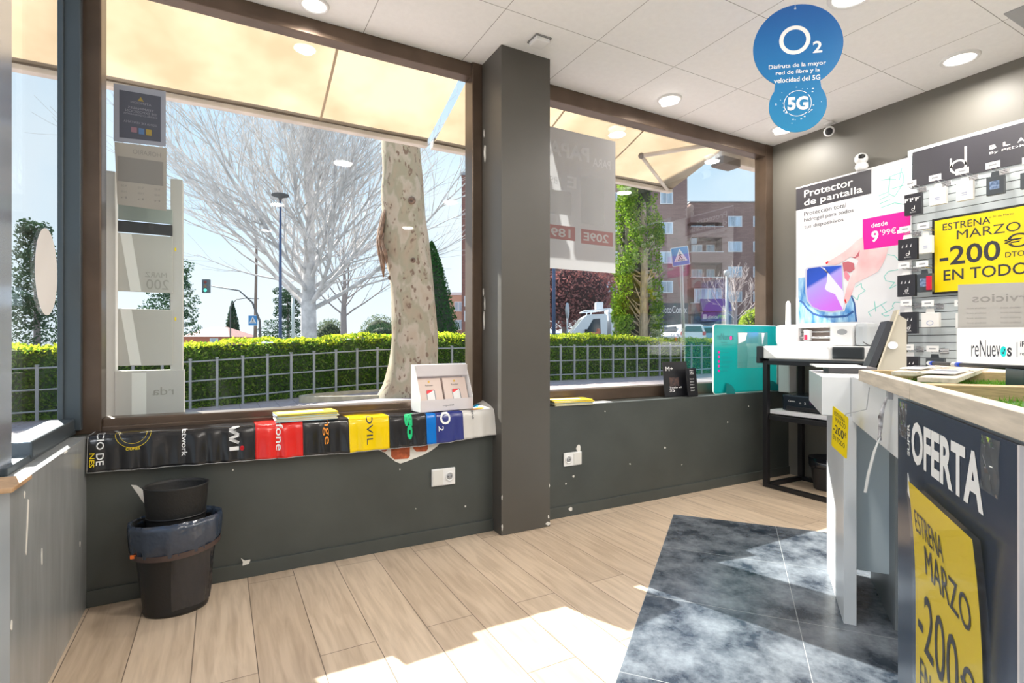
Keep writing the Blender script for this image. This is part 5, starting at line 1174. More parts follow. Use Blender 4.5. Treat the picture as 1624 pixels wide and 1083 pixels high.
structure(obj('pavement', bm, pv))
bm = NB(); g = []
for x in xs: g.append([bm.verts.new((x, y, zg(x)-0.05+0.0*y)) for y in (11.2, 13.5)])
for i in range(len(xs)-1): bm.faces.new((g[i][0], g[i+1][0], g[i+1][1], g[i][1]))
structure(obj('hedge_bed', bm, mat('lawn_green', (0.12, 0.22, 0.05), 0.9, var=0.4, vscale=12)))
RT_ = [(8, -0.2), (15.5, 0.1), (26, 0.85), (60, 0.95), (90, 1.0)]
def zr(p): return lerp_tab(RT_, p[0])
bm = NB(); g = [[bm.verts.new((x, y, lerp_tab(RT_, x))) for y in (13.2, 260)] for x in (-160, 8, 15.5, 20, 26, 60, 90, 160)]
for a, b in zip(g, g[1:]): bm.faces.new((a[0], b[0], b[1], a[1]))
structure(obj('ground', bm, mat('asphalt', (0.20, 0.20, 0.21), 0.9, var=0.15, vscale=3)))
bm = NB(); box(bm, XL-0.2, XR+0.2, 3.09, 3.30, 0.66, 0.715, bev=0.004); structure(obj('trim_1', bm, mat('pale_stone', (0.60, 0.56, 0.50), 0.7, var=0.15, vscale=6)), 'pale stone outer window sill')

# ---------------------------------------------------------------- awnings over the shop front
def canvas_mat():
    m = bpy.data.materials.new('cream_canvas'); m.use_nodes = True
    N, L = nodes_of(m); N.clear()
    o = N.new('ShaderNodeOutputMaterial'); d = N.new('ShaderNodeBsdfDiffuse'); t = N.new('ShaderNodeBsdfTranslucent'); x = N.new('ShaderNodeMixShader'); x.inputs[0].default_value = 0.55
    tcn = N.new('ShaderNodeTexCoord'); n = N.new('ShaderNodeTexNoise'); n.inputs['Scale'].default_value = 1.4; n.inputs['Detail'].default_value = 7
    r = N.new('ShaderNodeValToRGB'); r.color_ramp.elements[0].position = 0.32; r.color_ramp.elements[0].color = (0.36, 0.265, 0.165, 1); r.color_ramp.elements[1].position = 0.55; r.color_ramp.elements[1].color = (0.50, 0.385, 0.26, 1)
    L.new(tcn.outputs['Object'], n.inputs['Vector']); L.new(n.outputs['Fac'], r.inputs[0]); L.new(r.outputs[0], d.inputs[0]); L.new(r.outputs[0], t.inputs[0])
    L.new(d.outputs[0], x.inputs[1]); L.new(t.outputs[0], x.inputs[2]); L.new(x.outputs[0], o.inputs[0])
    return m
CANV = canvas_mat(); BARW = mat('dusty_white_bar', (0.60, 0.55, 0.50), 0.5, var=0.15, vscale=4)
def awning(x0, x1, label, seams, arms, yw=3.2, zw=3.38, yb=4.5, zb=2.90):
    t = thing('awning', label, 'awning', ((x0+x1)/2, yw, zw), 0, 'cream awnings of the shop front')
    bm = NB(); nx, ny = 40, 12; g = []
    for i in range(nx+1):
        x = x0+(x1-x0)*i/nx
        g.append([bm.verts.new((x, yw+(yb-yw)*j/ny, zw+(zb-zw)*j/ny-0.03*math.sin(PI*j/ny)+0.004*math.sin(x*5))) for j in range(ny+1)])
    for i in range(nx):
        for j in range(ny): f = bm.faces.new((g[i][j], g[i+1][j], g[i+1][j+1], g[i][j+1])); f.smooth = True
    obj('canvas', bm, CANV, t)
    bm = NB(); box(bm, x0-0.01, x1+0.01, yb-0.03, yb+0.04, zb-0.035, zb+0.03, bev=0.01); obj('front_bar', bm, BARW, t)
    bm = NB(); box(bm, x0, x1, yb-0.036, yb-0.03, zb+0.0, zb+0.045); obj('dirt_edge', bm, mat('dirty_canvas_edge', (0.16, 0.13, 0.10), 0.9), t)
    bm = NB(); tube(bm, [(x0, yw-0.01, zw), (x1, yw-0.01, zw)], 0.035, 12); obj('roller', bm, BARW, t)
    for s in seams:
        bm = NB()
        for k in range(8):
            a, b = k/8, (k+1)/8
            pa = Vector((s, yw+(yb-yw)*a, zw+(zb-zw)*a-0.03*math.sin(PI*a)-0.004)); pb = Vector((s, yw+(yb-yw)*b, zw+(zb-zw)*b-0.03*math.sin(PI*b)-0.004))
            bm.faces.new([bm.verts.new(p) for p in (pa-Vector((0.009, 0, 0)), pa+Vector((0.009, 0, 0)), pb+Vector((0.009, 0, 0)), pb-Vector((0.009, 0, 0)))])
        obj('seam', bm, mat('seam_canvas', (0.40, 0.31, 0.21), 0.8), t)
    for w, e_, f in arms:
        bm = NB(); tube(bm, [w, e_], 0.022, 8); a = obj('arm', bm, BARW, t)
        bm = NB(); tube(bm, [e_, f], 0.018, 8); obj('forearm', bm, BARW, a)
        bm = NB(); sphere(bm, e_, 0.03, 12); obj('elbow', bm, mat('dark_joint', (0.15, 0.13, 0.12), 0.5), a)
awning(-2.6, 1.60, 'long cream canvas awning outside above the left window', [-0.7, 0.70], [((-2.3, 3.2, 3.2), (-0.95, 3.75, 3.05), (-2.2, 4.45, 2.89))])
awning(1.665, 4.57, 'cream canvas awning outside above the right window with folding arm', [2.6, 3.5], [((4.3, 3.22, 3.02), (3.576, 3.9, 2.94), (4.49, 4.47, 2.885))])
t = thing('folded_awning', 'part of a folded neighbouring awning at the upper right of the right window', 'awning', (7, 3.97, 3.15))
bm = NB(); box(bm, 4.75, 9.5, 3.93, 4.03, 3.10, 3.22, bev=0.015); obj('front_bar', bm, BARW, t)
bm = NB(); box(bm, 4.78, 9.5, 3.3, 3.95, 3.26, 3.29, bev=0.004); obj('canvas', bm, CANV, t)
bm = NB(); box(bm, 4.72, 5.0, 3.88, 4.05, 3.05, 3.14, bev=0.015); obj('bracket', bm, mat('dark_joint', (0.15, 0.13, 0.12), 0.5), t)

# ---------------------------------------------------------------- fence and hedge
METAL = mat('galvanised_grey', (0.30, 0.31, 0.31), 0.6)
t = thing('garden_fence', 'low grey metal grid fence along the pavement in front of the hedge', 'fence', (4, 11.1, zg(4)))
def fz(x): return zg(x)
x = -7.2; k = 0
while x < 22:
    z = fz(x); bm = NB(); box(bm, x-0.022, x+0.022, 11.08, 11.12, z-0.02, z+0.88, bev=0.004); tube(bm, [(x, 11.1, z+0.88), (x, 11.1, z+0.905)], 0.03, 8); obj('post', bm, METAL, t); x += 0.42
for h in (0.15, 0.5, 0.85):
    bm = NB(); tube(bm, [(xx, 11.1, fz(xx)+h) for xx in [-7.2+0.84*i for i in range(35)]], 0.016, 6); obj('rail', bm, METAL, t)

def leaves(name, pts, size, mats, parent=None, seed=1, mi_fn=None, flat=0.0):
    """one mesh of small randomly turned leaf quads"""
    r = random.Random(seed); vs = []; fs = []; mi = []
    for p in pts:
        a = Vector((r.gauss(0, 1), r.gauss(0, 1), r.gauss(0, 1))).normalized(); b = a.cross(Vector((r.gauss(0, 1), r.gauss(0, 1), r.gauss(0, 1)))).normalized()
        s = size*r.uniform(0.6, 1.3); i = len(vs)
        vs += [p-a*s, p-b*s*0.55, p+a*s, p+b*s*0.55]; fs.append((i, i+1, i+2, i+3)); mi.append(mi_fn(p, r) if mi_fn else 0)
    me = bpy.data.meshes.new(name)
    if parent is not None:
        W = parent.matrix_basis.inverted(); vs = [W @ v for v in vs]
    me.from_pydata([tuple(v) for v in vs], [], fs)
    for m in mats: me.materials.append(m)
    me.polygons.foreach_set('material_index', mi)
    o = bpy.data.objects.new(name, me); COL.objects.link(o)
    if parent is not None: o.parent = parent
    return o
HT = [(-8, 1.0), (-3, 1.06), (-0.4, 1.12), (3, 1.29), (7, 1.32), (10, 1.33), (10.6, 1.24), (14, 1.22), (22, 1.25)]
def hz(x): return lerp_tab(HT, x)
rr = random.Random(2); pts = []
for k in range(52000):
    x = rr.uniform(-8.5, 14) if k % 8 else rr.uniform(14, 21)
    top = hz(x)+0.03*math.sin(x*3.1)+0.02*math.sin(x*9.7)
    q = rr.random()
    if q < 0.60: pts.append(Vector((x, 11.32+abs(rr.gauss(0, 0.05))+0.05*math.sin(x*5+3*rr.random()), zg(x)+0.02+(top-zg(x)-0.02)*rr.random()**0.9)))
    else: pts.append(Vector((x, rr.uniform(11.32, 12.6), top+rr.gauss(0, 0.02))))
def hedge_mi(p, r):
    d = hz(p.x)-p.z
    if d < 0.13+0.05*math.sin(p.x*7): return 1 if r.random() < 0.8 else 0
    return 2 if r.random() < 0.35 else 0
t = thing('hedge', 'long clipped green hedge with yellow-green top behind the grid fence', 'hedge', (4, 11.9, 0.1))
leaves('hedge_leaves', pts, 0.034, [translucent('hedge_green', (0.10, 0.19, 0.035), (0.22, 0.42, 0.05), 0.5), translucent('hedge_sunlit_new_growth', (0.30, 0.36, 0.04), (0.62, 0.68, 0.05), 0.6), translucent('hedge_mid_green', (0.24, 0.33, 0.08), (0.42, 0.58, 0.10), 0.5)], t, 3, hedge_mi)  # top leaves: yellower new growth, with the sun's brightness put into the colour
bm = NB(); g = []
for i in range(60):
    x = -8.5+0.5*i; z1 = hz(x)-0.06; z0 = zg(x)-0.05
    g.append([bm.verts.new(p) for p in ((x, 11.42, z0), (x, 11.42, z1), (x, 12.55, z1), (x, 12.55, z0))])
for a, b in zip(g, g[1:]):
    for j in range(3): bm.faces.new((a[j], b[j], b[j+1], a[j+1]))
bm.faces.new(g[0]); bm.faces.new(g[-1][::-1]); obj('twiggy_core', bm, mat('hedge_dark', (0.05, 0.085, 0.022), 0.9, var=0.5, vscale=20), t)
# weeds at the hedge foot
pts = [Vector((x, 11.22+rr.uniform(-0.08, 0.12), zg(x)+rr.uniform(0, 0.10))) for x in [rr.uniform(-7, 16) for _ in range(3500)]]
o = leaves('grass_fringe', pts, 0.03, [translucent('weed_green', (0.20, 0.32, 0.05), (0.35, 0.5, 0.08), 0.5)], None, 6); o['kind'] = 'stuff'; o['label'] = 'grass and weeds along the foot of the fence'; o['category'] = 'grass'

# ---------------------------------------------------------------- the near plane tree
def bark_mat():
    m = bpy.data.materials.new('plane_bark'); m.use_nodes = True
    N, L = nodes_of(m); b = N['Principled BSDF']; tcn = N.new('ShaderNodeTexCoord'); mp = N.new('ShaderNodeMapping'); mp.inputs['Scale'].default_value = (1, 1, 0.55); L.new(tcn.outputs['Object'], mp.inputs[0])
    n = N.new('ShaderNodeTexNoise'); n.inputs['Scale'].default_value = 3.2; n.inputs['Detail'].default_value = 6; L.new(mp.outputs[0], n.inputs['Vector'])
    r = N.new('ShaderNodeValToRGB'); els = r.color_ramp.elements
    els[0].position = 0.30; els[0].color = (0.30, 0.21, 0.13, 1); els[1].position = 0.66; els[1].color = (0.46, 0.35, 0.24, 1); e = els.new(0.40); e.color = (0.42, 0.32, 0.21, 1); e = els.new(0.50); e.color = (0.36, 0.31, 0.20, 1); e = els.new(0.56); e.color = (0.50, 0.40, 0.29, 1)
    L.new(n.outputs['Fac'], r.inputs[0])
    n2 = N.new('ShaderNodeTexNoise'); n2.inputs['Scale'].default_value = 9; n2.inputs['Detail'].default_value = 3; mp2 = N.new('ShaderNodeMapping'); mp2.inputs['Scale'].default_value = (1.3, 1.3, 0.8); mp2.inputs['Location'].default_value = (5, 3, 1); L.new(tcn.outputs['Object'], mp2.inputs[0]); L.new(mp2.outputs[0], n2.inputs['Vector'])
    r2 = N.new('ShaderNodeValToRGB'); r2.color_ramp.elements[0].position = 0.60; r2.color_ramp.elements[0].color = (0, 0, 0, 1); r2.color_ramp.elements[1].position = 0.65; r2.color_ramp.elements[1].color = (1, 1, 1, 1); L.new(n2.outputs['Fac'], r2.inputs[0])
    x = N.new('ShaderNodeMixRGB'); x.inputs[2].default_value = (0.22, 0.14, 0.09, 1); L.new(r2.outputs[0], x.inputs[0]); L.new(r.outputs[0], x.inputs[1]); L.new(x.outputs[0], b.inputs['Base Color'])
    bp = N.new('ShaderNodeBump'); bp.inputs['Strength'].default_value = 0.5; bp.inputs['Distance'].default_value = 0.02; L.new(n.outputs['Fac'], bp.inputs['Height']); L.new(bp.outputs[0], b.inputs['Normal']); b.inputs['Roughness'].default_value = 0.85
    return m
BARK = bark_mat()
t = thing('plane_tree', 'thick mottled plane tree trunk standing on the pavement outside the left window', 'tree', (3.17, 9.8, 0.13))
bm = NB(); rings = []; seg = 36
prof = [(0.0, 0.64, 0.0), (0.12, 0.56, 0.0), (0.35, 0.50, 0.03), (0.7, 0.455, 0.06), (1.2, 0.43, 0.08), (1.9, 0.41, 0.05), (2.6, 0.395, 0.0), (3.1, 0.40, -0.05), (3.6, 0.385, -0.10), (4.2, 0.37, -0.14), (5.0, 0.36, -0.2), (6.5, 0.33, -0.3), (8.5, 0.25, -0.35)]
N_ = 90
for i in range(N_+1):
    zz = 8.5*i/N_
    for (a, ra, oa), (b, rb, ob) in zip(prof, prof[1:]):
        if a <= zz <= b: f = (zz-a)/(b-a); r0 = ra+(rb-ra)*f; ox = oa+(ob-oa)*f
    ring = []
    for k in range(seg):
        an = 2*PI*k/seg
        lump = 0.012*math.sin(an*3+zz*1.7)+0.008*math.sin(an*7+zz*4)+ (0.06*math.exp(-(zz/0.25)**2)*math.sin(an*4+1))
        # torn swelling on the left side
        da = math.atan2(math.sin(an-R(168)), math.cos(an-R(168)))
        lump += 0.11*math.exp(-((zz-2.95)/0.45)**2-(da/0.42)**2)*(1+0.35*math.sin(zz*23+an*9)) + 0.05*math.exp(-((zz-3.9)/0.3)**2-(da/0.5)**2)
        ring.append(bm.verts.new((3.17+ox*CX+(r0+lump)*math.cos(an), 9.8-ox*CS+(r0+lump)*math.sin(an), 0.08+zz)))
    rings.append(ring)
for a, b in zip(rings, rings[1:]):
    for k in range(seg): f = bm.faces.new((a[k], a[(k+1) % seg], b[(k+1) % seg], b[k])); f.smooth = True
bm.faces.new(rings[-1]); obj('trunk', bm, BARK, t)
vw = Vector((-CS, -CX, 0)); vr = Vector((CX, -CS, 0))
rb = random.Random(77)
bm = NB()
for k in range(16):
    an = R(178+rb.uniform(-16, 30)); z0 = rb.uniform(2.3, 3.2); r0 = 0.435; pp = []
    for j in range(6):
        zz = z0+j*0.11; bul = 0.11*math.exp(-((zz-3.03)/0.45)**2)
        a2 = an+0.06*math.sin(j*1.3+k); pp.append((3.17-0.05*CX+(r0+bul)*math.cos(a2), 9.8+0.05*CS+(r0+bul)*math.sin(a2), zz))
    tube(bm, pp, [0.012, 0.03, 0.038, 0.03, 0.022, 0.008], 6)
obj('torn_bark', bm, mat('torn_bark_brown', (0.25, 0.15, 0.095), 0.95, var=0.35, vscale=14), t)
for i, (du, z, r) in enumerate(((-0.33, 2.35, 0.05), (0.1, 3.75, 0.075), (-0.05, 1.52, 0.10), (0.12, 2.65, 0.05), (0.28, 1.0, 0.03))):
    bm = NB(); c = Vector((3.17, 9.8, z)) + vr*du + vw*(math.sqrt(max(0.02, 0.40**2-du*du))-0.02)
    M = Matrix.Translation(c) @ vw.to_track_quat('Z', 'Y').to_matrix().to_4x4(); lathe(bm, [(r, 0), (r*0.8, 0.03), (r*0.5, 0.035), (r*0.35, 0.01), (0, 0.0)], 12, M); obj('knot', bm, mat('knot_brown', (0.20, 0.13, 0.09), 0.9, var=0.3, vscale=30), t)
bm = NB(); Mt = Matrix.Translation((3.17, 9.8, 0.0))
lathe(bm, [(1.75, -0.1), (1.75, 0.13), (1.6, 0.14), (1.6, -0.1)], 56, Matrix.Translation((3.0, 10.35, 0.03)), 1.0, 0.38); structure(obj('trim_2', bm, mat('sandy_stone', (0.45, 0.37, 0.25), 0.85, var=0.15, vscale=8)), 'round stone edging at the foot of the plane tree')

# ---------------------------------------------------------------- branching trees
def grow(bm, rnd, p, d, L, r, lvl, maxl, spread, upw, nsub, seg=5, curl=0.12):
    n = 6 if lvl < 2 else 4
    pts = [p.copy()]; rad = [r]; dd = d.normalized(); q = p.copy()
    for i in range(n):
        dd = (dd + Vector((rnd.gauss(0, curl), rnd.gauss(0, curl), rnd.gauss(0, curl*0.6)+upw))).normalized()
        q = q + dd*(L/n); pts.append(q.copy()); rad.append(max(r*(1-(i+1)/n*0.75), 0.010))
    tube(bm, pts, rad, seg if lvl < 2 else 3, cap=False)
    if lvl >= maxl: return
    for k in range(nsub[min(lvl, len(nsub)-1)]):
        f = rnd.uniform(0.18, 1.0); i = min(int(f*n), n-1); b = pts[i].lerp(pts[i+1], f*n-i)
        ax = (pts[i+1]-pts[i]).normalized(); side = ax.cross(Vector((rnd.gauss(0, 1), rnd.gauss(0, 1), rnd.gauss(0, 1)))).normalized()
        nd = (ax*math.cos(spread)+side*math.sin(spread)).normalized()
        grow(bm, rnd, b, nd, L*rnd.uniform(0.32, 0.55), max(rad[i]*0.5, 0.010), lvl+1, maxl, spread, upw*1.2, nsub, seg, curl)
def bare_tree(base, h, r, zf, nb, label, colr, seed, wide=1.0, maxl=3, nsub=(9, 6, 4)):
    rnd = random.Random(seed); t = thing('bare_tree', label, 'tree', base, 0)
    B = Vector(base)
    bm = NB(); tube(bm, [B, B+Vector((0.02, 0, zf*0.5)), B+Vector((0, 0, zf)), B+Vector((0.1, 0, zf+(h-zf)*0.35)), B+Vector((0, 0.1, zf+(h-zf)*0.7)), B+Vector((0.1, 0, h))], [r*1.15, r, r*0.95, r*0.55, r*0.3, 0.02], 12); obj('trunk', bm, colr, t)
    bm = NB()
    for k in range(nb):
        f = (k+0.5)/nb; z = zf*0.92+(h-zf)*0.62*f**1.3; az = k*2.399+rnd.uniform(-0.3, 0.3); el = R(28+48*f+rnd.uniform(-8, 8))
        d = Vector((math.cos(az)*math.cos(el), math.sin(az)*math.cos(el), math.sin(el)))
        L = (h*0.66*(1-f*0.55))*rnd.uniform(0.85, 1.1)*wide
        grow(bm, rnd, B+Vector((0, 0, z)), d, L, r*0.32*(1-0.6*f), 0, maxl-1, R(30), 0.05, nsub)
    obj('branches', bm, colr, t)
    return t
GB = mat('pale_grey_bark', (0.62, 0.59, 0.57), 0.9, var=0.25, vscale=2)
GB2 = mat('brown_grey_bark', (0.30, 0.27, 0.26), 0.9)
bare_tree(away(-12.3, 32, 0), 18.5, 0.46, 3.3, 40, 'huge pale leafless tree with fanned branches beyond the hedge in the left window', GB, 5, 1.0, 3, (16, 8, 4))
bare_tree(away(-14.0, 44, 0), 11, 0.26, 3.5, 14, 'smaller leafless tree behind the thick plane trunk, right of the huge pale tree', GB2, 8, 1.0, 3, (7, 5, 3))
bare_tree(away(15.6, 37, 0.87), 5.6, 0.13, 1.9, 12, 'small leafless tree in front of the brick building in the right window', mat('pinkish_bark', (0.50, 0.42, 0.40), 0.9), 12, 0.8, 3, (6, 4, 2))

def cloud(c, rx, ry, rz_, n, rnd, shell=0.6):
    o = []
    for _ in range(n):
        v = Vector((rnd.gauss(0, 1), rnd.gauss(0, 1), rnd.gauss(0, 1))).normalized(); k = shell+(1-shell)*rnd.random()
        o.append(Vector((c[0]+v.x*rx*k, c[1]+v.y*ry*k, c[2]+v.z*rz_*k)))
    return o
DKG = translucent('pine_green', (0.035, 0.075, 0.05), (0.05, 0.10, 0.05), 0.3, col2=(0.08, 0.14, 0.08), vscale=1.0)
def pine(lat, d, r, z0, z1, label, seed, n=9, dens=700):
    rnd = random.Random(seed); b = away(lat, d, -0.2); t = thing('pine_tree', label, 'tree', b)
    bm = NB(); tube(bm, [b, b+Vector((0.1, 0, z0)), b+Vector((0, 0, z1*0.95))], [0.25, 0.2, 0.06], 8); obj('trunk', bm, GB2, t)
    pts = []
    for k in range(n):
        f = k/(n-1); z = z0+(z1-z0)*f; rr_ = r*(1-0.55*f)*rnd.uniform(0.6, 1); a = rnd.uniform(0, 2*PI)
        for s in range(3):
            a2 = a+s*2.1; pts += cloud((b.x+math.cos(a2)*rr_*0.6, b.y+math.sin(a2)*rr_*0.6, z+rnd.uniform(-0.3, 0.3)), rr_*0.6, rr_*0.6, (z1-z0)*0.10, dens//3, rnd)
    leaves('foliage', pts, 0.11, [DKG], t, seed)
pine(-29.0, 45, 3.0, 2.2, 8.6, 'dark pine beside the white stand in the left window', 21)
pine(-31.5, 35, 2.3, 1.6, 8.8, 'dark pine seen through the narrow side window', 22)
pine(-26.3, 62, 3.2, 2.0, 7.0, 'dark round conifer behind the blue lamp post', 23, 7, 900)
def bush(lat, d, r, z0, z1, label, m, seed, n=2500, s=0.10, kind='shrub', cat='shrub'):
    rnd = random.Random(seed); b = away(lat, d, 0); t = thing(kind, label, cat, b)
    pts = cloud((b.x, b.y, (z0+z1)/2), r, r, (z1-z0)/2, n, rnd, 0.75)
    leaves('foliage', pts, s, [m], t, seed)
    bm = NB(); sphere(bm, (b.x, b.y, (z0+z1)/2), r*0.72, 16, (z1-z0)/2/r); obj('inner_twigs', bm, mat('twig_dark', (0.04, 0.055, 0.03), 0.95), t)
OLV = translucent('olive_leaf', (0.16, 0.20, 0.12), (0.16, 0.20, 0.10), 0.3)
bush(-15.5, 62, 2.4, -0.5, 4.6, 'grey-green shrub right of the huge pale tree trunk', OLV, 31)
bush(-14.2, 58, 2.2, -0.5, 3.4, 'low dark green shrub left of the thick plane trunk', DKG, 32)
bush(-20.6, 60, 1.8, -0.5, 4.0, 'grey-green shrub left of the huge pale tree trunk', OLV, 33)
bush(19.3, 42, 1.3, 0.9, 4.0, 'bright green shrub at the right edge of the right window', translucent('fresh_green', (0.30, 0.42, 0.06), (0.5, 0.62, 0.08), 0.5), 34, 2500, 0.09)
def cone_tree(lat, d, r, z1, label, m, seed, n, s, kind='conical_tree'):
    rnd = random.Random(seed); b = away(lat, d, 0); t = thing(kind, label, 'tree', b)
    pts = []
    for _ in range(n):
        f = rnd.random()**1.4; rad = r*(1-f)**0.75*rnd.uniform(0.8, 1.05); a = rnd.uniform(0, 2*PI); pts.append(Vector((b.x+rad*math.cos(a), b.y+rad*math.sin(a), z1*f)))
    leaves('foliage', pts, s, [m], t, seed)
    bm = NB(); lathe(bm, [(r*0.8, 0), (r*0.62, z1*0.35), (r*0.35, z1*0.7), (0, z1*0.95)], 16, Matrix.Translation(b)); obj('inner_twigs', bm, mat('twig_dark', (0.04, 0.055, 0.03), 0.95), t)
cone_tree(-4.55, 30, 1.95, 6.9, 'dark green conical conifer right of the thick plane trunk', translucent('conifer_green', (0.04, 0.12, 0.035), (0.05, 0.16, 0.03), 0.35, col2=(0.07, 0.18, 0.05), vscale=2), 41, 9000, 0.07)
cone_tree(-47.5, 90, 1.7, 8.3, 'slim far cypress between the traffic light and the crossing sign', DKG, 42, 2500, 0.16)
# red-leaved tree
rnd = random.Random(50); b = away(3.6, 36, 0); t = thing('red_leaved_tree', 'round purple-red leaved tree behind the white van', 'tree', b)
bm = NB(); tube(bm, [b, b+Vector((0, 0, 3))], [0.25, 0.2], 8); obj('trunk', bm, GB2, t)
leaves('foliage', cloud((b.x, b.y, 4.6), 3.9, 3.9, 2.7, 11000, rnd, 0.55), 0.11, [translucent('plum_leaf', (0.22, 0.09, 0.09), (0.30, 0.11, 0.10), 0.4, col2=(0.42, 0.22, 0.20), vscale=3)], t, 50)
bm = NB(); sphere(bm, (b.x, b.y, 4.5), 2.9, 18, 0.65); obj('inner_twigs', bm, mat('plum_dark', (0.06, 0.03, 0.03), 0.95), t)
# near cypress with open trunk
rnd = random.Random(60); b = away(4.03, 17, 0.1); t = thing('cypress', 'tall bright green cypress with bare trunk showing, in the right window', 'tree', b)
fw = Vector((CS, CX, 0)); rt = Vector((CX, -CS, 0))
TRK = mat('cypress_trunk', (0.42, 0.32, 0.22), 0.9, var=0.3, vscale=6, stretch=(3, 3, 0.6))
bm = NB(); c0 = b+rt*0.14-fw*0.2; tube(bm, [c0, c0+Vector((0, 0, 1.5)), c0+rt*0.03+Vector((0, 0, 3.2)), c0+Vector((0, 0, 5.5))], [0.17, 0.145, 0.12, 0.07], 12); obj('trunk', bm, TRK, t)
bm = NB()
for k in range(46):
    z = rnd.uniform(0.6, 4.6); s = rnd.choice((-1, 1)); st_ = c0+Vector((0, 0, z)); en = st_+rt*s*rnd.uniform(0.25, 0.65)-fw*rnd.uniform(-0.2, 0.2)+Vector((0, 0, rnd.uniform(0.1, 0.8))); mid = st_.lerp(en, 0.5)+Vector((0, 0, -0.06)); tube(bm, [st_, mid, en], [0.035, 0.022, 0.008], 5)
obj('dead_branches', bm, TRK, t)
pts = []
for k in range(150):
    z = rnd.uniform(0.5, 6.6); a = rnd.uniform(0, 2*PI); q = Vector((math.cos(a), math.sin(a), 0)); R0 = 0.62*(1.0 if z < 4.8 else 1-(z-4.8)*0.25)
    pr = q.dot(rt); front = q.dot(fw) < 0.35
    if z < 3.7 and q.dot(fw) < 0.75 and -0.42 < pr < 0.70: continue
    if z < 4.3 and z >= 3.6 and front and 0.0 < pr < 0.4: continue
    pts += cloud(tuple(b+q*R0+Vector((0, 0, z))), 0.25, 0.25, 0.36, 210, rnd, 0.7)
leaves('foliage', pts, 0.042, [translucent('cypress_green', (0.10, 0.20, 0.03), (0.20, 0.36, 0.03), 0.45), translucent('cypress_bright', (0.22, 0.34, 0.05), (0.36, 0.52, 0.05), 0.5)], t, 61, lambda p, r: 0 if r.random() < 0.55 else 1)
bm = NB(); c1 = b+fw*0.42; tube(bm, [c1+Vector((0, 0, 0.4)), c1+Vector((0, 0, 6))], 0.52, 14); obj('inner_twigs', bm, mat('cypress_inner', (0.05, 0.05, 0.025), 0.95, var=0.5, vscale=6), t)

# ---------------------------------------------------------------- poles, signs, signals
POLB = mat('blue_grey_pole', (0.07, 0.11, 0.22), 0.5); POLG = mat('grey_pole', (0.45, 0.46, 0.47), 0.4, metal=0.4); POLD = mat('dark_pole', (0.12, 0.12, 0.12), 0.6)
SB = mat('sign_blue', (0.06, 0.27, 0.58), 0.4)
b = away(-12.25, 28, 0); t = thing('street_lamp', 'tall blue-grey street lamp with flat head left of the huge pale tree', 'street lamp', b)
bm = NB(); tube(bm, [b, b+Vector((0, 0, 8.7))], [0.10, 0.055], 10); obj('pole', bm, POLB, t)
bm = NB(); lathe(bm, [(0.06, 8.65), (0.1, 8.8), (0.45, 8.92), (0.42, 8.99), (0, 9.05)], 16, Matrix.Translation(b)); obj('lamp_head', bm, POLD, t)
b = away(-19.65, 40.5, 0); t = thing('wooden_pole', 'thin brown pole carrying the small far crossing sign', 'pole', b)
bm = NB(); tube(bm, [b, b+Vector((0.1, 0, 9.0))], [0.13, 0.09], 8); obj('pole', bm, mat('brown_pole', (0.22, 0.17, 0.14), 0.8), t)
def crossing_sign(c, s, yaw, tilt, label, poleh, polep=None):
    U = Vector((math.cos(yaw), math.sin(yaw), 0)); V = (Vector((0, 0, 1))*math.cos(tilt)-U*math.sin(tilt)*-1).normalized(); V = (V-U*V.dot(U)) if False else Vector((0, 0, 1))
    U2 = (U*math.cos(tilt)+Vector((0, 0, 1))*math.sin(tilt)); V2 = (Vector((0, 0, 1))*math.cos(tilt)-U*math.sin(tilt)); fr = (Vector(c), U2, V2)
    t = thing('crossing_sign', label, 'road sign', (c[0], c[1], c[2]), 0)
    bm = NB(); prism(bm, rrect(-s/2, -s*0.56, s/2, s*0.56, s*0.06), -0.03, 0, fr); obj('sign_border', bm, WHITE, t)
    bm = NB(); prism(bm, rrect(-s*0.46, -s*0.52, s*0.46, s*0.52, s*0.05), 0, 0.01, fr); obj('sign_face', bm, SB, t)
    bm = NB(); prism(bm, [(-s*0.38, -s*0.30), (s*0.38, -s*0.30), (0, s*0.44)], 0.01, 0.015, fr); obj('white_triangle', bm, WHITE, t)
    bm = NB(); L = 0.02
    def w(*p): stroke(bm, [(a*s, b_*s) for a, b_ in p], s*0.045, 0.015, L, fr)
    prism(bm, ellipse(0.0, 0.20*s, 0.035*s, 0.035*s, 12), 0.015, L, fr); w((0, 0.16), (0, 0.0), (-0.08, -0.16)); w((0, 0.0), (0.09, -0.14)); w((-0.09, 0.02), (0, 0.12), (0.09, 0.05))
    for k in range(6): prism(bm, [(s*(-0.26+0.09*k), -s*0.27), (s*(-0.22+0.09*k), -s*0.27), (s*(-0.20+0.075*k), -s*0.18), (s*(-0.235+0.075*k), -s*0.18)], 0.015, L, fr)
    obj('walking_figure', bm, BLACK, t)
    if poleh:
        n = U2.cross(V2); bm = NB(); p0 = Vector(c)-n*0.06; tube(bm, [p0+V2*s*0.5, p0-V2*s*0.55, Vector((p0.x-0.0, p0.y, 0.0))+Vector((-V2.x*poleh, -V2.y*poleh, 0))], 0.055, 10); obj('pole', bm, POLG, t)
c = away(-19.67, 40.2, 2.86); crossing_sign(c, 0.70, AWR, 0, 'small far blue crossing sign on the brown pole left of the huge pale tree', 0)
c = away(5.72, 18, 4.08); crossing_sign(c, 0.58, AWR+R(-15), R(7), 'blue pedestrian crossing sign on a grey pole in the right window', 1.2)
b = away(-23.1, 40, 5.43); base = away(-19.0, 40, 0); t = thing('traffic_light', 'traffic light with green light on a curved arm beside the dark pine', 'traffic light', base)
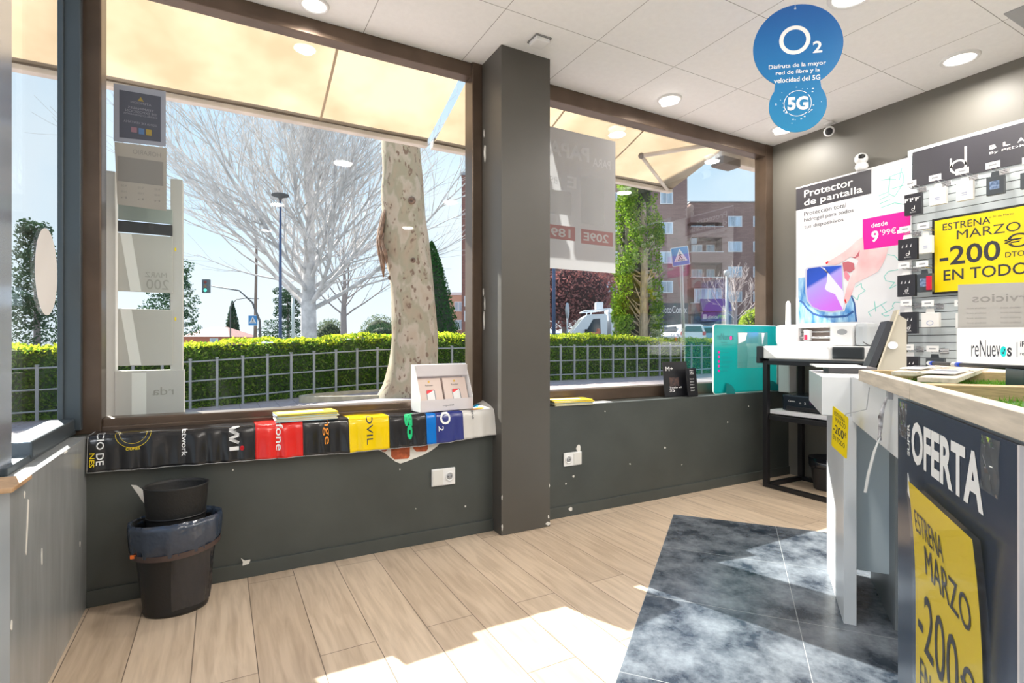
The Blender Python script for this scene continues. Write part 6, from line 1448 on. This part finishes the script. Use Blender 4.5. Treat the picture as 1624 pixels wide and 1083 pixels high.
bm = NB(); tube(bm, [base, away(-19.05, 40, 2.8), away(-19.6, 40, 4.2), away(-20.6, 40, 5.1), away(-22.7, 40, 5.45)], [0.10, 0.09, 0.07, 0.05, 0.04], 8); obj('curved_arm', bm, POLD, t)
WM = Matrix.Translation(b) @ Matrix.Rotation(AWR, 4, 'Z')
bm = NB(); box(bm, -0.27, 0.27, -0.12, 0.15, -0.5, 0.52, bev=0.03, M=WM); h = obj('signal_head', bm, mat('signal_body', (0.10, 0.13, 0.14), 0.5), t)
for z, m, nm in ((0.30, mat('dull_red_lens', (0.20, 0.04, 0.03), 0.3), 'red_lens'), (0.0, mat('dull_amber_lens', (0.22, 0.13, 0.06), 0.3), 'amber_lens'), (-0.30, mat('green_signal', (0.1, 0.9, 0.55), 0.3, emit=1.2), 'green_lens')):
    bm = NB(); lathe(bm, [(0, 0.02), (0.11, 0.015), (0.12, 0)], 16, WM @ Matrix.Translation((0, -0.12, z)) @ Matrix.Rotation(PI/2, 4, 'X')); obj(nm, bm, m, h)
b = away(-31.9, 60, 0); t = thing('street_lamp', 'thin curved street lamp left of the far slim cypress', 'street lamp', b)
bm = NB(); tube(bm, [b, b+Vector((0, 0, 5)), away(-31.7, 60, 5.6), away(-31.2, 60, 6.1), away(-30.2, 60, 6.25), away(-29.4, 60, 6.2)], [0.07, 0.06, 0.06, 0.05, 0.05, 0.05], 8); obj('curved_pole', bm, POLD, t)
bm = NB(); M = Matrix.Translation(away(-29.1, 60, 6.18)) @ Matrix.Rotation(AWR, 4, 'Z'); box(bm, -0.4, 0.4, -0.12, 0.12, -0.05, 0.06, bev=0.03, M=M); obj('lamp_head', bm, POLG, t)
b = away(-19.0, 46, 0); t = thing('pale_post', 'pale post just right of the blue-grey street lamp', 'post', b)
bm = NB(); tube(bm, [b, b+Vector((0, 0, 5.1))], [0.13, 0.13], 8); lathe(bm, [(0.13, 5.1), (0.15, 5.12), (0.15, 5.2), (0, 5.22)], 12, Matrix.Translation(b)); obj('post', bm, mat('pale_green_post', (0.50, 0.58, 0.55), 0.5), t)
b = away(1.58, 20, 0); t = thing('street_lamp', 'blue-grey lamp pole close to the pillar in the right window', 'street lamp', b)
bm = NB(); tube(bm, [b, b+Vector((0, 0, 7.5))], [0.075, 0.05], 10); obj('pole', bm, POLB, t)
bm = NB(); lathe(bm, [(0.05, 7.45), (0.09, 7.6), (0.4, 7.7), (0.38, 7.77), (0, 7.8)], 16, Matrix.Translation(b)); obj('lamp_head', bm, POLD, t)
b = away(2.25, 21.5, 0); t = thing('road_sign', 'narrow road sign seen edge-on left of the white van', 'road sign', b)
bm = NB(); tube(bm, [b, b+Vector((0, 0, 2.75))], 0.035, 8); obj('pole', bm, POLG, t)
bm = NB(); lathe(bm, [(0, -0.02), (0.32, -0.02), (0.32, 0.02), (0, 0.02)], 24, Matrix.Translation((b.x, b.y, 2.45)) @ Matrix.Rotation(AWR+R(72), 4, 'Z') @ Matrix.Rotation(PI/2, 4, 'X')); obj('sign_plate', bm, POLG, t)
b = away(13.8, 34, 0.85); t = thing('pale_post', 'pale lamp post in front of the small leafless tree in the right window', 'post', b)
bm = NB(); tube(bm, [b, b+Vector((0, 0, 4.6))], [0.10, 0.08], 8); lathe(bm, [(0.08, 4.6), (0.2, 4.7), (0.2, 4.9), (0, 5.0)], 12, Matrix.Translation(b)); obj('post', bm, POLG, t)
b = away(-27.9, 33, 0); t = thing('pale_post', 'pale post in front of the pine in the narrow side window', 'post', b)
bm = NB(); tube(bm, [b, b+Vector((0, 0, 4.0))], [0.06, 0.05], 8); lathe(bm, [(0.05, 4.0), (0.16, 4.1), (0.16, 4.25), (0, 4.3)], 12, Matrix.Translation(b)); obj('post', bm, POLG, t)

# ---------------------------------------------------------------- vehicles
def car_frame(lat, d, z, yaw=0): return Matrix.Translation(away(lat, d, z)) @ Matrix.Rotation(AWR+yaw, 4, 'Z')
def side_extrude(bm, prof, y0, y1, M, mi=0):
    a = [bm.verts.new(M @ Vector((x, y0, z))) for x, z in prof]; b = [bm.verts.new(M @ Vector((x, y1, z))) for x, z in prof]
    fs = [bm.faces.new(a), bm.faces.new(b[::-1])]
    for i in range(len(prof)): fs.append(bm.faces.new((a[i], b[i], b[(i+1) % len(prof)], a[(i+1) % len(prof)])))
    for f in fs: f.material_index = mi
    bmesh.ops.recalc_face_normals(bm, faces=fs)
def wheel(parent, M, x, y, r, w=0.2):
    bm = NB(); W = M @ Matrix.Translation((x, y, r)) @ Matrix.Rotation(PI/2, 4, 'X'); lathe(bm, [(0, -w/2), (r*0.9, -w/2), (r, -w/3), (r, w/3), (r*0.9, w/2), (0, w/2)], 24, W); q = obj('wheel', bm, mat('tyre_black', (0.02, 0.02, 0.02), 0.8), parent)
    bm = NB(); lathe(bm, [(0, -w/2-0.01), (r*0.55, -w/2-0.01), (r*0.6, -w/2)], 16, W); lathe(bm, [(r*0.6, w/2), (r*0.55, w/2+0.01), (0, w/2+0.01)], 16, W); obj('hub', bm, POLG, q)
DG = mat('car_glass', (0.05, 0.07, 0.09), 0.08, spec=0.8); CW = mat('car_white', (0.80, 0.82, 0.84), 0.3)
M = car_frame(3.9, 25, 0.1); t = thing('white_van', 'white open-backed van with driver and roof rack beyond the hedge', 'van', M.translation)
bm = NB(); side_extrude(bm, [(-1.75, 0.45), (-1.72, 1.05), (-1.35, 1.30), (-0.62, 2.22), (-0.45, 2.33), (0.35, 2.36), (0.42, 2.28), (0.42, 0.45)], -0.95, 0.95, M); obj('cab', bm, CW, t)
bm = NB(); side_extrude(bm, [(-0.62, 1.42), (-0.22, 2.12), (0.10, 2.15), (0.14, 1.42)], -0.957, -0.94, M); dw = obj('side_window', bm, DG, t)
bm = NB(); side_extrude(bm, [(-1.30, 1.33), (-0.66, 2.13), (-0.64, 2.11), (-1.27, 1.31)], -0.8, 0.8, M @ Matrix.Translation((-0.02, 0, 0.02))); obj('windscreen', bm, mat('pale_glass', (0.50, 0.56, 0.55), 0.1, spec=0.8), t)
bm = NB(); box(bm, 0.42, 3.6, -0.95, 0.95, 0.7, 0.95, M=M); box(bm, 0.55, 3.6, -0.95, -0.90, 0.95, 1.35, M=M); box(bm, 0.55, 3.6, 0.90, 0.95, 0.95, 1.35, M=M); obj('load_bed', bm, CW, t)
bm = NB(); box(bm, 0.62, 0.74, -0.95, 0.95, 0.95, 2.62, M=M); obj('head_board', bm, CW, t)
bm = NB()
for y in (-0.8, 0.8): tube(bm, [M @ Vector((-0.6, y, 2.5)), M @ Vector((0.68, y, 2.62))], 0.03, 6); tube(bm, [M @ Vector((-0.3, y, 2.3)), M @ Vector((-0.25, y, 2.54))], 0.03, 6)
tube(bm, [M @ Vector((-0.6, -0.8, 2.5)), M @ Vector((-0.6, 0.8, 2.5))], 0.03, 6); obj('roof_rack', bm, CW, t)
bm = NB(); box(bm, 0.02, 0.36, -0.3, 0.2, 2.55, 2.95, bev=0.02, M=M); obj('beacon_box', bm, CW, t)
for x, y in ((-1.1, -0.85), (-1.1, 0.85), (2.7, -0.85), (2.7, 0.85)): wheel(t, M, x, y, 0.36)
bm = NB(); box(bm, -0.60, -0.50, -1.10, -0.96, 1.42, 1.66, bev=0.02, M=M); obj('wing_mirror', bm, BLACK, t)
# driver behind the side window (window is dark film; the driver's arm rests on the sill)
DRM = M @ Matrix.Translation((-0.02, -0.98, 1.44))
bm = NB(); tube(bm, [DRM @ Vector((-0.06, 0.15, 0.42)), DRM @ Vector((-0.02, 0.12, 0.30)), DRM @ Vector((0.04, 0.10, 0.16)), DRM @ Vector((0.05, 0.06, 0.06)), DRM @ Vector((-0.10, -0.04, 0.02)), DRM @ Vector((-0.28, -0.02, 0.06))], [0.07, 0.05, 0.13, 0.10, 0.045, 0.035], 12); o = obj('person', bm, mat('orange_sleeve', (0.62, 0.20, 0.12), 0.7)); tag(o, 'driver in orange top with an arm on the window sill of the white van', 'person')
def hatch(lat, d, z, label, m, yaw, name='parked_car'):
    M = car_frame(lat, d, z, yaw); t = thing(name, label, 'car', M.translation)
    bm = NB(); side_extrude(bm, [(-0.86, 0.3), (-0.86, 0.75), (-0.80, 0.98), (-0.62, 1.42), (-0.5, 1.48), (0.5, 1.48), (0.62, 1.42), (0.80, 0.98), (0.86, 0.75), (0.86, 0.3)], -1.9, 1.9, M)
    obj('car_body', bm, m, t)
    bm = NB(); side_extrude(bm, [(-0.62, 1.0), (-0.5, 1.36), (0.5, 1.36), (0.62, 1.0)], -1.93, -1.9, M); obj('rear_window', bm, DG, t)
    for s in (-1, 1):
        bm = NB(); box(bm, s*0.72-0.10, s*0.72+0.10, -1.95, -1.88, 0.78, 1.02, bev=0.02, M=M); obj('tail_light', bm, mat('tail_red', (0.65, 0.05, 0.06), 0.3), t)
        bm = NB(); box(bm, s*0.80-0.03, s*0.80+0.03, -1.2, 1.1, 1.02, 1.36, bev=0.01, M=M); obj('side_window', bm, DG, t)
    bm = NB(); box(bm, -0.26, 0.26, -1.94, -1.9, 0.62, 0.73, M=M); obj('number_plate', bm, PAPER, t)
    for y in (-1.25, 1.25):
        for s in (-1, 1):
            bm = NB(); W = M @ Matrix.Translation((s*0.78, y, 0.31)) @ Matrix.Rotation(PI/2, 4, 'Y'); lathe(bm, [(0, -0.1), (0.28, -0.1), (0.31, -0.07), (0.31, 0.07), (0.28, 0.1), (0, 0.1)], 20, W); obj('wheel', bm, mat('tyre_black', (0.02, 0.02, 0.02), 0.8), t)
hatch(11.1, 35, 0.85, 'white parked car with red tail lights in the right window', CW, 0.12)
hatch(14.6, 38, 0.87, 'pale blue parked car right of the white car, seen above the teal board', mat('car_pale_blue', (0.35, 0.55, 0.65), 0.3), 0.5)
hatch(18.6, 38, 0.88, 'dark silver parked car at the right edge of the right window', mat('car_silver', (0.30, 0.33, 0.36), 0.3, metal=0.4), 0.7)
hatch(2.0, 32, 0.24, 'dark blue parked car behind the nose of the white van', mat('car_blue', (0.10, 0.18, 0.25), 0.3), 1.4)

# ---------------------------------------------------------------- buildings
def brick_mat(name, c1, c2):
    m = bpy.data.materials.new(name); m.use_nodes = True
    N, L = nodes_of(m); b = N['Principled BSDF']; tcn = N.new('ShaderNodeTexCoord'); s = N.new('ShaderNodeSeparateXYZ'); cmb = N.new('ShaderNodeCombineXYZ')
    L.new(tcn.outputs['Object'], s.inputs[0]); L.new(s.outputs['X'], cmb.inputs['X']); L.new(s.outputs['Z'], cmb.inputs['Y'])
    br = N.new('ShaderNodeTexBrick'); br.inputs['Scale'].default_value = 1; br.inputs['Brick Width'].default_value = 0.5; br.inputs['Row Height'].default_value = 0.16; br.inputs['Mortar Size'].default_value = 0.012
    br.inputs['Color1'].default_value = (*c1, 1); br.inputs['Color2'].default_value = (*c2, 1); br.inputs['Mortar'].default_value = (c1[0]*0.75, c1[1]*0.75, c1[2]*0.75, 1)
    L.new(cmb.outputs[0], br.inputs['Vector']); L.new(br.outputs['Color'], b.inputs['Base Color']); b.inputs['Roughness'].default_value = 0.9
    return m
BRK = brick_mat('brown_brick', (0.34, 0.22, 0.195), (0.29, 0.185, 0.165)); BRK2 = brick_mat('red_brown_brick', (0.30, 0.15, 0.12), (0.24, 0.12, 0.10))
WF = mat('white_window_frame', (0.75, 0.77, 0.80), 0.4); WG = mat('curtained_glass', (0.45, 0.56, 0.66), 0.15, var=0.35, vscale=1.5, stretch=(3, 3, 0.2), spec=0.7)
def bwindow(par, M, x, z, w, h, nm='window'):
    bm = NB(); box(bm, x, x+w, -0.08, 0.05, z, z+h, M=M); f = obj(nm, bm, WF, par)
    bm = NB(); box(bm, x+0.1, x+w/2-0.04, -0.10, -0.07, z+0.1, z+h-0.1, M=M); box(bm, x+w/2+0.04, x+w-0.1, -0.10, -0.07, z+0.1, z+h-0.1, M=M); obj('pane', bm, WG, f)
M = Matrix.Translation(away(0, 55, 0)) @ Matrix.Rotation(AWR, 4, 'Z')
t = thing('apartment_building', 'tall brown brick apartment block behind the cypress in the right window', 'building', M.translation, AWR)
bm = NB(); box(bm, 8.5, 18.2, 0, 11, -0.5, 19.5, M=M); obj('brick_wall', bm, BRK, t)
bm = NB(); box(bm, 8.4, 18.3, -0.1, 11.1, 19.5, 19.9, M=M); obj('roof_edge', bm, GREYP, t)
for z in (6.35, 9.40, 12.45, 15.55):
    for x in (9.6, 12.4, 15.35): bwindow(t, M, x, z, 1.35, 1.25)
bm = NB(); box(bm, 12.0, 18.25, -0.15, 0.05, -0.4, 5.3, M=M); sf = obj('shop_front', bm, mat('dark_shopfront', (0.05, 0.055, 0.07), 0.4), t)
bm = NB(); write(bm, 'PhotoConex', 15.2, 4.25, 2.9, 0.75, 0.2, (M @ Vector((0, 0, 0)), M.to_3x3() @ Vector((1, 0, 0)), Vector((0, 0, 1)))); obj('lettering', bm, WHITE, sf)
bm = NB(); box(bm, 15.6, 17.0, -0.2, -0.14, 0, 3.4, M=M); obj('shop_window', bm, DG, sf)
M = Matrix.Translation(away(0, 62, 0)) @ Matrix.Rotation(AWR, 4, 'Z')
t = thing('apartment_building', 'brown brick apartment block with balconies at the right of the right window', 'building', M.translation, AWR)
bm = NB(); box(bm, 24.6, 36, 0, 11, -0.5, 17.6, M=M); box(bm, 20.9, 24.6, 1.6, 11, -0.5, 17.6, M=M); box(bm, 20.9, 24.6, 0.0, 1.6, 15.3, 17.6, M=M); obj('brick_wall', bm, BRK, t)
bm = NB(); box(bm, 20.8, 36.1, -0.1, 11.1, 17.6, 17.75, M=M); obj('roof_edge', bm, GREYP, t)
for i, z in enumerate((13.6, 10.65, 7.7, 4.7)):
    bm = NB(); box(bm, 20.9, 24.6, -0.3, -0.1, z-0.1, z+1.1, M=M); box(bm, 20.9, 24.6, -0.1, 1.6, z-0.15, z, M=M); box(bm, 20.9, 21.1, -0.1, 1.6, z, z+1.1, M=M); obj('balcony', bm, BRK, t)
    bm = NB(); box(bm, 20.85, 24.65, -0.33, -0.08, z+1.1, z+1.17, M=M); obj('balcony_cap', bm, WF, t)
    M2 = M @ Matrix.Translation((0, 1.55, 0))
    if i < 3: bwindow(t, M2, 21.5, z+1.0, 1.3, 1.3); bwindow(t, M2, 23.3, z+0.2, 1.0, 2.1, 'balcony_door')
    else: bwindow(t, M @ Matrix.Translation((0, -0.05, 0)), 21.3, z+1.15, 1.6, 1.7); bwindow(t, M @ Matrix.Translation((0, -0.05, 0)), 22.9, z+1.15, 1.6, 1.7)
for z in (14.75, 11.8, 8.85, 5.95):
    for x in (25.25, 28.2, 31.4): bwindow(t, M, x, z, 1.65, 1.25)
bm = NB(); box(bm, 20.8, 21.4, -0.7, -0.3, 12.65, 13.3, M=M); obj('air_conditioner', bm, mat('cool_grey', (0.40, 0.42, 0.45), 0.5), t)
for x in (21.2, 23.4): bm = NB(); box(bm, x, x+0.45, 2, 2.5, 17.7, 18.3, M=M); obj('chimney', bm, GREYP, t)
bm = NB(); box(bm, 20.95, 36, -0.15, 0.05, -0.4, 4.3, M=M); sf = obj('shop_front', bm, mat('dark_shopfront', (0.05, 0.055, 0.07), 0.4), t)
bm = NB(); box(bm, 22.0, 25.2, -0.5, -0.15, 3.7, 4.75, M=M); sg = obj('shop_sign', bm, mat('violet_sign', (0.09, 0.045, 0.22), 0.4), t)
FF = (M @ Vector((0, 0, 0)), M.to_3x3() @ Vector((1, 0, 0)), Vector((0, 0, 1)))
bm = NB(); write(bm, 'clinica', 22.7, 4.0, 1.2, 0.42, 0.55, FF, 0.02); prism(bm, rrect(22.15, 3.95, 22.6, 4.5, 0.1), 0.5, 0.55, FF); obj('lettering', bm, WHITE, sg)
bm = NB(); write(bm, 'PIMO', 23.95, 4.0, 1.0, 0.42, 0.55, FF, 0.03); obj('lettering', bm, mat('lime_print', (0.35, 0.75, 0.1), 0.4), sg)
bm = NB(); side = [(0, 5.9), (0, 5.2), (-1.3, 4.8)]
vs = [M @ Vector(p) for p in ((21.9, -0.3, 6.3), (25.3, -0.3, 6.3), (25.3, -1.2, 4.85), (21.9, -1.2, 4.85), (25.3, -0.3, 4.85), (21.9, -0.3, 4.85))]
V_ = [bm.verts.new(v) for v in vs]
for f in ((0, 1, 2, 3), (1, 4, 2), (0, 3, 5), (3, 2, 4, 5)): bm.faces.new([V_[i] for i in f])
obj('shop_awning', bm, mat('violet_canvas', (0.13, 0.06, 0.24), 0.7), sf)
# brick tower seen at the left of the pillar
M = Matrix.Translation(away(0, 50, 0)) @ Matrix.Rotation(AWR, 4, 'Z')
t = thing('brick_tower', 'narrow strip of a tall red-brown brick building at the right edge of the left window', 'building', M.translation, AWR)
bm = NB(); box(bm, -4.75, 1.5, 0, 8, -0.5, 17.0, M=M); obj('brick_wall', bm, BRK2, t)
bm = NB(); box(bm, -4.85, 1.6, -0.1, 8.1, 17.0, 17.25, M=M); obj('roof_edge', bm, GREYP, t)
for z in (3.2, 4.6): bwindow(t, M, -4.5, z, 0.9, 1.0)
M = Matrix.Translation(away(0, 58, 0)) @ Matrix.Rotation(AWR, 4, 'Z')
t = thing('apartment_building', 'low peach building between the conical conifer and the brick tower', 'building', M.translation, AWR)
bm = NB(); box(bm, -8, -5.2, 0, 6, -0.5, 6.4, M=M); obj('plaster_wall', bm, mat('peach_plaster', (0.60, 0.38, 0.28), 0.8), t)
bm = NB(); box(bm, -8.1, -5.1, -0.1, 6, 6.4, 6.7, M=M); obj('roof_edge', bm, WF, t)
for z in (2.6, 4.6): bwindow(t, M, -6.3, z, 0.9, 1.1)
def house(lat, d, w, ze, zr, label, dep=8):
    M = Matrix.Translation(away(lat, d, 0)) @ Matrix.Rotation(AWR, 4, 'Z'); t = thing('house', label, 'house', M.translation, AWR)
    bm = NB(); box(bm, -w/2, w/2, 0, dep, -0.5, ze, M=M); obj('house_wall', bm, mat('orange_plaster', (0.55, 0.22, 0.14), 0.8), t)
    bm = NB(); o = 0.4; P_ = [(-w/2-o, -o, ze), (w/2+o, -o, ze), (w/2+o, dep+o, ze), (-w/2-o, dep+o, ze), (-w/4, dep/2, zr), (w/8, dep/2, zr)]
    V_ = [bm.verts.new(M @ Vector(p)) for p in P_]
    for f in ((0, 1, 5, 4), (1, 2, 5), (2, 3, 4, 5), (3, 0, 4), (0, 3, 2, 1)): bm.faces.new([V_[i] for i in f])
    obj('tiled_roof', bm, mat('clay_roof', (0.40, 0.19, 0.16), 0.8, var=0.2, vscale=1, stretch=(6, 6, 1)), t)
    bwindow(t, M, w*0.1, ze-1.1, 1.1, 0.9)
house(-40.5, 70, 6.0, 2.0, 3.4, 'house with red clay roof above the hedge beside the white stand')
house(-22.5, 85, 5.5, 2.0, 3.2, 'small far pinkish house just left of the thick plane trunk')
